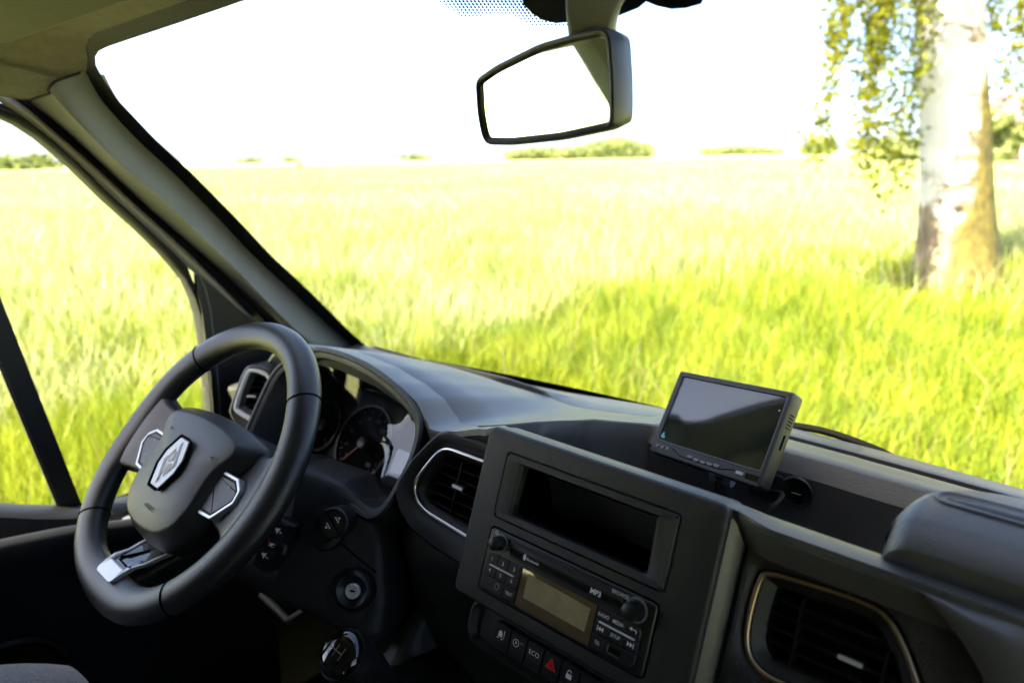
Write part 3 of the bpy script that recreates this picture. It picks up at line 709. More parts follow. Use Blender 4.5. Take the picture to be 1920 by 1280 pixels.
# ------------------------------------------------------------------ storage lid on the right of the shelf
LZ = -.264
lid_px = [(1668, 1005), (1683, 972), (1715, 950), (1780, 936), (1850, 934), (1920, 955)]
le = [onz(x, y, LZ+.03) for x, y in lid_px]
FLD = Frame((0, .50, LZ), (1, 0, 0), (0, 1, 0), (0, 0, 1))
def lid_row(x):
    e = min(1, max(0, (x+.073)/.020)); e = math.sqrt(max(0, 1-(1-e)**2)); yb_ = tab(x, [(-.073, .478), (-.070, .492), (-.064, .508), (-.055, .524), (-.042, .539), (-.022, .550), (.02, .557), (.5, .560)]); f = .4525
    T0 = lerp(-.262, -.236, e); fr_ = lerp(f+.008, f, e)
    return [Vector((x, fr_+.002, -.300)), Vector((x, fr_, -.268)), Vector((x, fr_+.001, T0-.0165)), Vector((x, fr_+.0025, T0-.0145)), Vector((x, fr_+.020, T0-.0035)), Vector((x, fr_+.024, T0-.002)), Vector((x, lerp(f+.024, yb_, .5), T0+.0005)), Vector((x, yb_-.008, T0-.0005)), Vector((x, yb_-.003, T0-.003)), Vector((x, yb_-.001, T0-.008)), Vector((x, yb_, -.300))]
lxs = [-.073, -.0725, -.0715, -.070, -.067, -.063, -.058, -.05, -.04, -.03, -.015, 0, .03, .07, .12, .2, .3, .4, .5]
lid = grid_obj('storage_lid', [lid_row(x) for x in lxs], M_DASH, dash, 28, 'closed storage lid with an oval grip on the shelf')
FLD = Frame((0, .50, -.2355), (1, 0, 0), (0, 1, 0), (0, 0, 1))
hg = cpoly([(-.054, .008), (-.050, .020), (-.036, .024), (.05, .024), (.25, .024), (.25, 0), (.05, 0), (-.036, 0), (-.050, .001)], 140, 3)
surf('grip_recess', FLD, [(off(hg, -.0015), -.004), (hg, .0008), (off(hg, .0015), .0010), (off(hg, .004), -.0015), (off(hg, .0065), -.0018)], M_DASH, lid, False, True, 40)
hg2 = off(hg, .0068); surf('grip_bar', FLD, [(hg2, -.003), (hg2, -.0004), (off(hg2, .001), .0002)], M_BLK, lid, False, True, 40)

# ------------------------------------------------------------------ power socket and cover plate in the rear wall of the shelf
fs = Frame(onpl(1494, 921, Vector((0, .7045, -.385)), Vector((0, 1, -.05))), (1, 0, 0), (0, .05, 1))
if fs.n.y > 0: fs.n = -fs.n
so = lathe('power_socket', fs, [(.0185, -.01), (.0185, .0015), (.017, .003), (.015, .002), (.0145, 0)], M_BLK, dash, 32, label='round black power socket in the shelf wall')
plate('socket_flap', fs, rrect(-.008, .008, -.009, .009, .001), 0, .002, M_MATT, so)
bar('socket_edge', fs, -.005, .0055, -.002, -.0012, .002, .003, M_DIM, so, 0)
fp = Frame(onpl(1438, 905, Vector((0, .7045, -.385)), Vector((0, 1, -.05))), (1, 0, 0), (0, .05, 1), fs.n)
plate('blanking_plate', fp, rrect(-.02, .018, -.02, .014, .004), -.004, .0025, M_BLK, dash, .001)

# ------------------------------------------------------------------ switch row under the radio panel
FSW = FR.at(0, 0, -.020)
def sw_icon_cut(fr):
    return None
pts = [(942, 1191), (972, 1212), (1003, 1231), (1034, 1252), (1067, 1271)]
UV = [FSW.px(*p) for p in pts]; pitch = (UV[4][0]-UV[0][0])/4; v_ = sum(p[1] for p in UV)/5
tray = densify(rrect(-.105, .105, v_-.018, v_+.020, .012, 5), .01)
tr = surf('switch_tray', FSW, [(off(tray, -.005), -.012), (off(tray, -.004), .001), (off(tray, -.001), .002), (tray, -.001), (off(tray, .003), -.006)], M_GREY, dash, False, True, 35)
tr.data.materials.clear(); tr.data.materials.append(M_CON)
for k in range(6):
    u = UV[0][0]+pitch*k; f2 = FSW.at(u, v_, -.003)
    s = surf('switch', f2, [(rrect(-pitch*.47, pitch*.47, -.0125, .0125, .0015, 3), -.004), (rrect(-pitch*.47, pitch*.47, -.0125, .0125, .0015, 3), .003), (rrect(-pitch*.45, pitch*.45, -.0118, .0118, .0015, 3), .004)], M_BLK, dash, False, True, 30)
    for j in range(3): bar('rib', f2, -pitch*.44, pitch*.44, -.0105+.0026*j, -.0092+.0026*j, .0038, .0050, M_BLK, s, .0003)
    f3 = f2.at(0, .003, .0044); st = .0009
    if k == 0:
        flat('icon', f3, [[(-.004, -.003), (.001, -.003), (.001, 0), (0, .003), (-.003, .003), (-.004, 0)]] + stroke([(.003, -.0005), (.003, .004)], st) + stroke([(.003, -.0028), (.003, -.0020)], st) + stroke([(-.005, -.0045), (-.003, -.0045)], st) + stroke([(0, -.0045), (.002, -.0045)], st), M_WHITE, s)
    elif k == 1:
        flat('icon', f3.at(-.002, 0), stroke(circ(.0034, 18), .0006, True), M_WHITE, s); text('legend', f3.at(-.002, 0), 'A', .0050, M_WHITE, s); text('legend', f3.at(.0045, .0018), 'OFF', .0028, M_DIM, s)
    elif k == 2: text('legend', f3, 'ECO', .0062, M_WHITE, s)
    elif k == 3: flat('icon', f3, stroke([(-.0052, -.0042), (.0052, -.0042), (0, .0050)], .0011, True)+stroke([(-.0026, -.0026), (.0026, -.0026), (0, .0020)], .0010, True), M_RED, s)
    elif k == 4: flat('icon', f3, [[(-.0030, -.0034), (.0030, -.0034), (.0030, .0010), (-.0030, .0010)]] + stroke([(-.0018, .001), (-.0018, .0030), (-.0006, .0042), (.0012, .0040), (.0020, .0028)], .0007), M_WHITE, s)
# ================================================================== CAR RADIO
radio = empty('car_radio', FR.P(0, 0, -.05), 'black single-slot car radio with amber display and two knobs', 'radio')
rp = rrect(-.0908, .0908, -.0303, .0303, .0045, 5)
surf('face_plate', FR, [(rp, -.02), (rp, .0004), (off(rp, .0008), .0014), (off(rp, .0014), .0016)], M_BLK, radio, False, True, 30)
face = .0018
bar('chassis', FR, -.088, .088, -.028, .028, -.06, -.02, M_MATT, radio, 0)
# softly fluted band between the knobs
rows = []
for i in range(25):
    u = -.062+.124*i/24; rows.append([FR.P(u, .0095+.018*j/8, .0019+.0016*math.sin(math.pi*j/8)*1.0-.0012*math.sin(2*math.pi*j/8)) for j in range(9)])
grid_obj('fluted_band', rows, M_BLK, radio, 60)
def knob(u, v, r):
    f = FR.at(u, v, face)
    k = lathe('knob', f, [(r*1.25, -.001), (r*1.22, .0008), (r, .0012), (r*.98, .010), (r*.90, .0125), (r*.55, .0138), (.0002, .014)], M_GLOSS if False else M_BLK, radio, 36)
    lathe('knob_base', f, [(r*1.32, -.001), (r*1.32, .0006), (r*1.2, .001)], M_GREY, k, 36); return k
knob(-.0752, .0200, .0066); knob(.0738, .0192, .0078)
text('legend', FR.at(-.0825, .0275, face), 'O', .0052, M_WHITE, radio); flat('power_mark', FR.at(-.0825, .0278, face), stroke([(0, 0), (0, .0020)], .0006), M_WHITE, radio)
flat('volume_mark', FR.at(-.0605, .0205, face), [[(-.004, -.001), (.004, -.0016), (.004, .0020)]], M_WHITE, radio, .0012)
flat('bluetooth_mark', FR.at(-.0430, .0185, face), [circ(.0016, 16, 0, 0, .0030)], M_WHITE, radio, .0026)
text('legend', FR.at(-.0335, .0180, face), 'Bluetooth', .0036, M_WHITE, radio, .0026, bold=.01)
text('legend', FR.at(.0360, .0180, face), 'MP3', .0062, M_WHITE, radio, .0026, bold=.03)
text('legend', FR.at(.0585, .0262, face), 'BROWSE', .0048, M_WHITE, radio, .0028, sx=.85)
dp = rrect(-.0435, .0390, -.0275, .0085, .0008, 2)
disp = surf('display', FR, [(dp, 0), (dp, .0020), (off(dp, .0005), .0022)], M_LCDB, radio, False, True)
lp_ = [(-.0362, .0052), (.0335, .0030), (.0325, -.0178), (-.0362, -.0170)]
plate('lcd_field', FR, lp_, .0018, .0025, M_LCD, disp)
def btn(u0, u1, v0, v1, s=None, size=.0042, r=.0006, poly=None, m=M_BLK, mk=None):
    p = poly or rrect(u0+.0003, u1-.0003, v0+.0003, v1-.0003, r, 3)
    b = surf('button', FR, [(p, 0), (p, .0024), (off(p, .0006), .0030)], m, radio, False, True, 30)
    if s: text('legend', FR.at((u0+u1)/2, (v0+v1)/2, .0031), s, size, M_WHITE, b, .0002, bold=.006, sx=.80 if len(s) > 2 else 1)
    if mk: flat('icon', FR.at((u0+u1)/2, (v0+v1)/2, .0031), mk, M_WHITE, b, .0002)
    return b
c0, c1, c2, c3 = -.0875, -.0728, -.0596, -.0450
btn(c0, c1, -.0030, .0085, '1', .0050, poly=ccw(rpoly([(c0+.0003, -.0027), (c1-.0003, -.0027), (c1-.0003, .0082), (c0+.0003, .0082)], [.0006, .0006, .0006, .006], 4)))
btn(c1, c2, -.0030, .0085, '2', .0050); btn(c2, c3, -.0030, .0085, '3', .0050)
btn(c0, c1, -.0140, -.0030, '4', .0050); btn(c1, c2, -.0140, -.0030, '5', .0050); btn(c2, c3, -.0140, -.0030, '6', .0050)
b = btn(c0, c2, -.0268, -.0140, poly=ccw(rpoly([(c0+.0003, -.0265), (c2-.0003, -.0265), (c2-.0003, -.0143), (c0+.0003, -.0143)], [.011, .0006, .0006, .0006], 6)))
lathe('aux_jack', FR.at(-.0672, -.0195, .003), [(.0034, -.001), (.0034, .0006), (.0028, .001), (.0018, .0008), (.0016, -.002)], M_GREY, b, 20)
btn(c2, c3, -.0268, -.0140, 'TEXT', .0045)
bar('bright_strip', FR, c0+.006, c3-.006, -.0038, -.0026, .0024, .0042, mat('strip_silver', (.75, .75, .76), .35, metal=.2), radio, .0002)
d0, d1, d2, d3 = .0405, .0545, .0685, .0828
btn(d0, d1, -.0030, .0085, 'RADIO', .0044); btn(d1, d2, -.0030, .0085, 'MEDIA', .0044)
btn(d2, d3, -.0030, .0085, mk=stroke([(.003, -.001), (.003, .0012), (-.002, .0012)], .0007)+[[(-.0035, .0012), (-.0012, .0028), (-.0012, -.0004)]], poly=ccw(rpoly([(d2+.0003, -.0027), (d3-.0003, -.0027), (d3-.0003, .0082), (d2+.0003, .0082)], [.0006, .0006, .006, .0006], 4)))
pv = stroke([(-.0032, -.002), (-.0032, .002)], .0007)+[[(-.0026, 0), (0, .002), (0, -.002)], [(0, 0), (.0026, .002), (.0026, -.002)]]
btn(d0, d1, -.0140, -.0030, mk=pv); btn(d1, d2, -.0140, -.0030, 'SETUP', .0042); btn(d2, d3, -.0140, -.0030, mk=[[(-a, b) for a, b in p] for p in pv])
btn(d0, d1-.001, -.0268, -.0140, 'TEL', .0044)
b = btn(d1-.001, d3, -.0268, -.0140, poly=ccw(rpoly([(d1-.0007, -.0265), (d3-.0003, -.0265), (d3-.0003, -.0143), (d1-.0007, -.0143)], [.0006, .011, .0006, .0006], 6)))
bar('usb_socket', FR, .0580, .0690, -.0225, -.0178, .0028, .0034, M_MATT, b, 0); bar('usb_edge', FR, .0572, .0580, -.0225, -.0170, .0028, .0038, M_BROWNTINT, b, 0); bar('usb_edge', FR, .0580, .0690, -.0233, -.0226, .0028, .0037, M_BROWNTINT, b, 0)
bar('bright_strip', FR, d0+.004, d3-.004, -.0038, -.0026, .0024, .0042, mat('strip_silver', (.75, .75, .76), .35, metal=.2), radio, .0002)

# ================================================================== STEERING WHEEL
WT = R_(44.42); WC = Vector((-.7887, .2944, -.3511))
FW = Frame(WC, (1, 0, 0), (0, math.sin(WT), math.cos(WT)), (0, -math.cos(WT), math.sin(WT)))
wheel = empty('steering_wheel', WC, 'black leather three-spoke steering wheel with diamond badge on its hub', 'steering wheel')
def gsn(a, c, w_): d = (a-c+180) % 360-180; return math.exp(-(d/w_)**2)
NA = 180; loops = []
def rimsec(k):
    th = 2*math.pi*k/NA; dg = math.degrees(th)
    fat = .010*gsn(dg, 182, 26)+.010*gsn(dg, -2, 26)+.016*gsn(dg, 270, 22)
    grip = .003*(gsn(dg, 45, 22)+gsn(dg, 135, 22))
    Ro = .1965 - .004*gsn(dg, 270, 30); Ri = .158 - fat - grip; rc, ra = (Ro+Ri)/2, (Ro-Ri)/2; rb = .0165 + grip*.4
    seg = []
    for j in range(20):
        p = 2*math.pi*j/20; rr = rc+ra*math.cos(p)*(1 if math.cos(p) > 0 else 1); hh = rb*math.sin(p)*(1 - .18*max(0, -math.cos(p))*min(1, fat/.008)) - fat*.35
        seg.append(FW.P(rr*math.cos(th), rr*math.sin(th), hh))
    return seg
loops = [rimsec(k) for k in range(NA)]
bm = loops_bm(loops+[loops[0]]); rim = link('rim', finish(bm, 60), M_LEATH, wheel)
for a in (41, 139, 225, 314):
    k = int(a/360*NA); s = rimsec(k); c = sum(s, Vector())/len(s)
    tube('rim_seam', [p + (p-c).normalized()*.00012 for p in s], .0011, M_MATT, rim, 6, True)
for sgn in (-1, 1):
    P = []
    for k in range(-19, 20):
        i = (k + (0 if sgn > 0 else NA//2)) % NA; s = rimsec(i); c = sum(s, Vector())/len(s); p = s[18 if sgn > 0 else 18]; P.append(p+(p-c).normalized()*.0001)
    tube('stitch_line', P, .0006, M_MATT, rim, 5)
# hub: shield-shaped cushion with bevelled flanks
hub_h = [(.0, .060), (.060, .057), (.104, .049), (.111, .032), (.092, .004), (.090, -.026), (.091, -.053), (.080, -.082), (.054, -.101), (.022, -.107)]
hub_o = hub_h + [(0, -.108)] + [(-u, v) for u, v in hub_h[:0:-1]]
hub_o = smooth_poly(hub_o, 96)
def sc(p, a, b=None, dv=0): return [(u*a, (v+.02)*(b or a)-.02+dv) for u, v in p]
hub = surf('airbag_cover', FW, [(sc(hub_o, .90), -.055), (sc(hub_o, .99), -.030), (sc(hub_o, 1.0), -.014), (sc(hub_o, .99), -.009), (sc(hub_o, .965), -.004), (sc(hub_o, .81, .85), .0110), (sc(hub_o, .790, .83), .0128), (sc(hub_o, .765, .805), .0138), (sc(hub_o, .5, .55), .0182), (sc(hub_o, .25), .0205)], M_HUB, wheel, True, True, 32, 'grained black airbag cover in the hub')
# shoulders that run from the hub to the side spokes, and the spokes themselves
for sgn in (-1, 1):
    secs = []
    for u, va_, vb_, n0, n1 in [(.070, -.050, .047, -.045, -.010), (.098, -.052, .044, -.042, -.008), (.125, -.054, .042, -.032, -.001), (.150, -.060, .050, -.022, .006), (.170, -.064, .058, -.016, .006)]:
        q = rrect(va_, vb_, n0, n1, .008, 4); secs.append([FW.P(sgn*u, a, b) for a, b in q])
    if sgn < 0: secs = [s[::-1] for s in secs]
    sp = link('spoke', finish(loops_bm(crosssmooth(T(secs), 3) and T(crosssmooth(T(secs), 3)), True, True), 50), M_LEATH, wheel)
    f2 = FW.at(0, 0, .003)
    rg = [(sgn*.058, .006), (sgn*.112, .007), (sgn*.127, -.003), (sgn*.129, -.018), (sgn*.106, -.045), (sgn*.058, -.048)]
    rg = densify(rpoly(ccw(rg), .004, 4), .006)
    fb2 = Frame(FW.P(0, 0, .0025), FW.u, FW.v, FW.n)
    surf('spoke_trim', fb2, [(rg, -.012), (rg, .0012), (off(rg, .0008), .002), (off(rg, .0034), .002), (off(rg, .0042), .0010), (off(rg, .0046), -.008)], M_SILV, sp, False, False, 30)
    surf('key_pad', fb2, [(off(rg, .0052), -.010), (off(rg, .0052), .0002), (off(rg, .0066), .0012)], M_BLK, sp, False, True, 30)
    flat('key_mark', fb2, stroke([(sgn*.104-.002, -.006), (sgn*.104+.002, -.006)], .0008)+stroke([(sgn*.104, -.008), (sgn*.104, -.004)], .0008)+stroke([(sgn*.102-.002, -.028), (sgn*.102+.002, -.028)], .0008), M_DIM, sp, .0016)
# lower spoke with its bright U-shaped trim, sinking towards the hub
secs = []
for v, hw, n in [(-.070, .040, -.050), (-.100, .036, -.036), (-.125, .032, -.020), (-.148, .031, -.004), (-.166, .036, .002), (-.178, .044, .000)]:
    q = rrect(-hw, hw, n-.020, n, .006, 4); secs.append([FW.P(a, v, b) for a, b in q])
sp = link('spoke', finish(loops_bm(T(crosssmooth(T(secs), 3)), True, True), 50), M_LEATH, wheel)
def low(u, v): return FW.P(u, v, tab(-v, [(.070, -.048), (.100, -.0335), (.122, -.017), (.138, .002), (.150, .0085), (.162, .0115)])+.0012)
Uo = rpoly(ccw([(-.0300, -.085), (-.0300, -.10), (-.0215, -.158), (.0215, -.158), (.0300, -.10), (.0300, -.085)]), .006, 4); Uo = densify(Uo, .008)
Ui = off(Uo, .0055)
def lowl(p, dn): return [low(u, v)+FW.n*dn for u, v in p]
Ui2 = [(u, v+.012 if v < -.14 else v) for u, v in Ui]
bm = loops_bm([lowl(Uo, -.004), lowl(Uo, .0012), lowl(off(Uo, .0008), .002), lowl(off(Ui2, -.001), .002), lowl(Ui2, .001), lowl(Ui2, -.008)])
link('spoke_trim', finish(bm, 30), M_SILV, sp)
bm = loops_bm([lowl(off(Ui2, -.0004), -.0012), lowl(off(Ui2, .004), -.0012)], False, True); link('spoke_inlay', finish(bm, 30), M_GLOSS, sp)
# badge
eb = FW.at(.001, -.0165, .0242)
pl_ = [(-.0125, .0335), (.0125, .0335), (.0245, .010), (.0245, -.008), (.0120, -.0335), (-.0120, -.0335), (-.0245, -.008), (-.0245, .010)]
pl_ = rpoly(ccw(pl_), .004, 4)
bd = surf('badge', eb, [(off(pl_, -.0012), .0006), (off(pl_, -.0012), .0012), (off(pl_, .0004), .0002), (off(pl_, .0006), -.0035), (off(pl_, .003), -.004)], M_MATT, wheel, False, True, 30, 'bright diamond badge')
pin = off(pl_, .0022)
M_BADGE = mat('badge_silver', (.92, .92, .92), .30)
surf('badge_plate', eb, [(pin, -.004), (pin, -.0008), (off(pin, .001), .0002)], mat('badge_plate_silver', (.62, .62, .63), .35, metal=.15), bd, False, True, 30)
def rhomb(a, b): return [(0, b), (a, 0), (0, -b), (-a, 0)]
R1, R2, R3 = rhomb(.0148, .0262), rhomb(.0108, .0185), rhomb(.0042, .0080)
def dia(name, outer, inner, n0, n1, gap):
    # an open diamond whose two halves interlock: bevelled bands along the four sides, with one break
    bm = bmesh.new()
    for i in range(4):
        a, b = Vector(outer[i]), Vector(outer[(i+1) % 4]); c, d = Vector(inner[(i+1) % 4]), Vector(inner[i])
        if i in gap: b = a.lerp(b, .62); c = d.lerp(c, .62)
        mid0, mid1 = (a+d)/2, (b+c)/2
        v = [bm.verts.new(eb.P(p.x, p.y, n0)) for p in (a, b, c, d)] + [bm.verts.new(eb.P(p.x, p.y, n1)) for p in (mid0, mid1)]
        bm.faces.new((v[0], v[1], v[5], v[4])); bm.faces.new((v[3], v[4], v[5], v[2])); bm.faces.new((v[0], v[4], v[3])); bm.faces.new((v[1], v[2], v[5]))
    return link(name, finish(bm, smooth=False), M_BADGE, bd)
dia('badge_diamond', rhomb(.0162, .0285), rhomb(.0095, .0170), .0006, .0019, (1, 3))
dia('badge_diamond', rhomb(.0084, .0152), rhomb(.0018, .0032), .0006, .0017, (0, 2))
text('airbag_mark', FW.at(.010, -.070, .0170).rot(.0), 'AIRBAG', .0075, M_MATT, hub, .0016, sx=1.0)
for a, b, s in ((-.052, .018, -1), (.064, .012, 1)): flat('horn_mark', FW.at(a, b, .0165), stroke([(-.004, 0), (.004, 0)], .001)+stroke([(.003*s, -.003), (.003*s, .003)], .001), M_MATT, hub, .0022)

# ================================================================== STEERING COLUMN
AX = Vector((0, math.cos(WT), -math.sin(WT)))
colm = empty('steering_column', WC + AX*.15, 'black plastic steering column shroud with control pod and ignition lock', 'steering column')
def axs(d, w_, vt, vb): return WC + AX*d, w_, vt, vb
secs = []
for d_, hw, vt, vb in [(.035, .050, .045, -.060), (.06, .085, .055, -.085), (.10, .108, .060, -.100), (.17, .130, .058, -.105), (.24, .138, .05, -.10), (.32, .14, .04, -.10)]:
    q = rrect(-hw, hw, vb, vt, .035, 6); secs.append([FW.P(a, b, -d_) for a, b in q])
secs = T(crosssmooth(T(secs), 3))
link('shroud', finish(loops_bm(secs, True, True), 50), M_LOW, colm)
# plate of the lower shroud facing the cab, which carries pod, stalk end and lock
SP = Vector((-.668, .352, -.448)); SNn = Vector((.52, -.74, .43)).normalized()
su = (Vector((1, 0, 0)) - SNn*SNn.x).normalized(); svv = SNn.cross(su).normalized()
FS = Frame(SP, su, svv, SNn)
pl2 = [FS.px(*p) for p in [(415, 1078), (430, 960), (500, 900), (560, 878), (640, 906), (690, 955), (716, 1010), (722, 1130), (712, 1190), (690, 1212), (560, 1145)]]
pl2 = densify(rpoly(ccw(pl2), .012, 4), .015)
surf('shroud_face', FS, [(off(pl2, -.012), -.10), (off(pl2, -.006), -.03), (off(pl2, -.001), -.008), (off(pl2, .004), -.002), (off(pl2, .012), .0)], M_LOW, colm, False, True, 40)
tube('shroud_joint', [FS.P(*FS.px(*p), .0003) for p in [(640, 1018), (665, 1040), (690, 1060), (705, 1072)]], .0012, M_MATT, colm, 6)
z8 = lambda x, y: (420+x*.3125, 880+y*.3125)
pod_ = [FS.px(*z8(*p)) for p in [(165, 540), (185, 490), (330, 275), (360, 270), (470, 325), (465, 395), (380, 520), (320, 600), (270, 610)]]
podp = densify(rpoly(ccw(pod_), .004, 3), .012)
pod = surf('control_pod', FS, [(off(podp, -.001), 0), (podp, .012), (off(podp, .003), .018)], M_BLK, colm, False, True, 35)
ba = [FS.px(*z8(*p), .018) for p in [(190, 535), (325, 300), (395, 330), (265, 580)]]
def quadlerp(q, a, b):
    A = Vector(q[0]).lerp(Vector(q[1]), a); B = Vector(q[3]).lerp(Vector(q[2]), a); return A.lerp(B, b)
for i, (t0, t1) in enumerate(((.02, .36), (.38, .60), (.62, .98))):
    p = [tuple(quadlerp(ba, t0, .05)), tuple(quadlerp(ba, t1, .05)), tuple(quadlerp(ba, t1, .95)), tuple(quadlerp(ba, t0, .95))]
    p = rpoly(ccw(p), .001, 3); b = surf('pod_button', FS, [(p, .017), (p, .0205), (off(p, .0008), .0215)], M_BLK, pod, False, True, 30)
    c = quadlerp(ba, (t0+t1)/2, .5); f3 = FS.at(c.x, c.y, .0217).rot(R_(-20))
    if i != 1: flat('icon', f3, [[(-.004, -.0016), (-.002, -.0016), (.001, -.004), (.001, .004), (-.002, .0016), (-.004, .0016)]] + stroke([(.0025, 0), (.0055, 0)], .0009) + (stroke([(.004, -.0015), (.004, .0015)], .0009) if i else []), M_WHITE, b)
    else:
        flat('icon', f3.at(.002, -.001), [[(-.003, -.0012), (-.0018, -.0012), (.0005, -.003), (.0005, .003), (-.0018, .0012), (-.003, .0012)]] + stroke([(-.003, -.003), (.003, .003)], .0007) + stroke([(.0015, -.0022), (.0035, 0)], .0006), M_WHITE, b)
        flat('green_mark', f3.at(-.008, .0005), stroke([(-.0025, -.001), (-.001, .001), (.001, .001)], .0012), M_GREEN, b); flat('red_mark', f3.at(-.0035, -.0008), stroke([(-.0012, .001), (.001, 0), (.0012, -.0014)], .0012), M_RED, b)
w0 = FS.px(*z8(350, 470), .014); lathe('thumb_wheel', Frame(FS.P(*w0, .010), su, SNn, svv), [(.009, -.006), (.010, -.005), (.010, .005), (.009, .006)], M_BLK, pod, 24)
# round stalk end with rocker
fk = FS.at(*FS.px(*z8(610, 355)), 0)
stk = lathe('wash_stalk', fk, [(.027, -.01), (.027, .002), (.024, .008), (.017, .011), (.0165, .03), (.018, .032)], M_BLK, colm, 36)
fk2 = FS.at(*FS.px(*z8(655, 318), .042), .032)
lathe('stalk_cap', fk2, [(.018, -.022), (.0182, .004), (.0175, .009), (.016, .0105), (.0002, .011)], M_BLK, stk, 36)
flat('cap_split', fk2.rot(R_(-38)), stroke([(-.0155, 0), (.0155, 0)], .0016), M_MATT, stk, .0113)
for sg in (1, -1):
    f3 = fk2.rot(R_(-38)).at(0, .0070*sg, .0113)
    flat('icon', f3, [circ(.0010, 8, -.0028, -.001*sg), circ(.0010, 8, 0, -.001*sg), circ(.0010, 8, .0028, -.001*sg), [(-.0018, .0012*sg), (.0018, .0012*sg), (0, .0040*sg)]], M_WHITE, stk)
# ignition lock in its dish
fi_ = FS.at(*FS.px(*z8(745, 765)), 0)
dish = lathe('ignition_dish', fi_, [(.034, -.002), (.033, .0015), (.030, .0012), (.0255, -.006)], M_LOW, colm, 40, cap0=False)
fi2 = FS.at(*FS.px(*z8(770, 728), .012), 0)
lathe('ignition_collar', fi2, [(.026, -.01), (.0255, .005), (.022, .012), (.0185, .0145), (.0150, .0125), (.0095, .008)], M_BLK, dish, 40)
lathe('ignition_barrel', fi2, [(.0092, .004), (.0090, .0125), (.0080, .0135), (.0062, .0135), (.0058, .0120), (.0005, .0118)], M_SILV, dish, 28)
bar('key_slot', fi2.rot(R_(10)), -.0030, .0030, -.0011, .0011, .0115, .0124, M_MATT, dish, 0)
# steel bracket of the column showing below
tube('column_bracket', [ony(*z8(225, 750), .44), ony(*z8(300, 820), .44), ony(*z8(385, 905), .44), ony(*z8(460, 860), .44), ony(*z8(520, 820), .45)], .006, mat('bracket_steel', (.006, .009, .010), .7), colm, 8)

# ================================================================== GEAR LEVER
gp = ray(645, 1228)*.65
gl_ = empty('gear_lever', gp + Vector((0, .04, -.18)), 'short dash-mounted gear lever with gloss black knob top', 'gear lever')
gn = Vector((.10, -.56, .82)).normalized(); gu = Vector((1, 0, 0)); gu = (gu-gn*gu.dot(gn)).normalized(); FG = Frame(gp, gu, gn.cross(gu), gn)
lathe('knob_body', FG, [(.014, -.10), (.018, -.07), (.023, -.045), (.0260, -.02), (.0262, -.012), (.0255, -.010)], M_LEATH, gl_, 40)
lathe('knob_ring', FG, [(.0256, -.012), (.0262, -.010), (.0258, .000), (.0245, .004), (.022, .0045)], M_BLK, gl_, 40)
for k in range(4): lathe('ring_rib', FG, [(.0262, -.0092+.0025*k), (.0265, -.0087+.0025*k), (.0262, -.0080+.0025*k)], M_BLK, gl_, 40, cap0=False, cap1=False)
cap_ = lathe('knob_cap', FG, [(.0238, .003), (.0232, .007), (.0205, .011), (.015, .0142), (.008, .0158), (.0002, .0162)], M_GLOSS, gl_, 40, 50)
flat('shift_pattern', FG, stroke([(-.009, .006), (-.009, -.006)], .0009)+stroke([(0, .006), (0, -.006)], .0009)+stroke([(.009, .006), (.009, -.006)], .0009)+stroke([(-.009, 0), (.009, 0)], .0009), mat('pattern_grey', (.10, .10, .10), .4), cap_, .0166)
lathe('gaiter', FG, [(.016, -.095), (.022, -.105), (.030, -.13), (.045, -.16), (.070, -.19)], M_BLK, gl_, 36, cap0=False, cap1=False)
# tunnel cover that the lever stands on
tn = empty('console_foot', Vector((-.556, .42, -1.0)), 'grey plastic foot of the console beside the gear lever', 'console')
secs = []
for z, yv, hw in [(-.55, .47, .012), (-.57, .445, .018), (-.60, .42, .032), (-.66, .38, .06), (-.80, .30, .11), (-1.2, .25, .12)]:
    q = rrect(-hw, hw, -.05, .25, .03, 4); secs.append([Vector((-.556+a, yv+b+.02, z)) for a, b in q])
link('foot_cover', finish(loops_bm(T(crosssmooth(T(secs), 3)), True, True), 50), mat('foot_plastic', (.03, .033, .03), .55, bump=.3, bscale=700, var=.1, vscale=20), tn)

# ================================================================== MIRROR
MC = Vector((-.394, .483, .051))*.93; Mm = Matrix(((.962, .266, -.064), (-.269, .963, -.033), (.053, .049, .997)))
Mm = Matrix.Rotation(R_(6.0), 3, 'Z') @ Matrix.Rotation(R_(.9), 3, Mm.col[0]) @ Mm
FM = Frame(MC, Mm.col[0], Mm.col[2], -Mm.col[1])
mir = empty('rear_view_mirror', MC, 'black-framed interior rear-view mirror hanging from the windshield', 'mirror')
W2, H2, h2 = .1035*.93, .041*.93, .036*.93
mp = [FM.px(*p) for p in [(893, 150), (930, 124), (1010, 84), (1080, 64), (1132, 53), (1146, 66), (1152, 150), (1153, 225), (1146, 242), (1050, 262), (960, 271), (908, 270), (897, 215)]]
mp = cpoly(densify(mp, .014), 120, 3)
surf('housing', FM, [(off(mp, .022), -.034), (off(mp, .010), -.032), (off(mp, .003), -.024), (off(mp, -.0005), -.010), (off(mp, -.0008), -.002), (mp, .001), (off(mp, .0015), .002), (off(mp, .004), .0012), (off(mp, .0055), -.0008), (off(mp, .0058), -.003)], M_BLK, mir, True, False, 40)
flat('mirror_glass', FM, [off(mp, .0050)], M_MIRROR, mir, -.0018)
ft = wsp(1150, -75, .006)
q0 = FM.P(.045, .015, -.026); secs = []
for t, hw, hd in [(0, .016, .010), (.25, .0165, .011), (.5, .019, .013), (.75, .024, .016), (1, .030, .02)]:
    c = q0.lerp(ft, t) + Vector((0, -.012*math.sin(math.pi*t), 0)); u = Vector((.95, .3, 0)).normalized(); v = Vector((-.2, .7, .6)).normalized()
    secs.append([c + u*a + v*b for a, b in rrect(-hw, hw, -hd, hd, .006, 4)])
link('stem', finish(loops_bm(T(crosssmooth(T(secs), 3)), True, True), 50), M_GREY, mir)

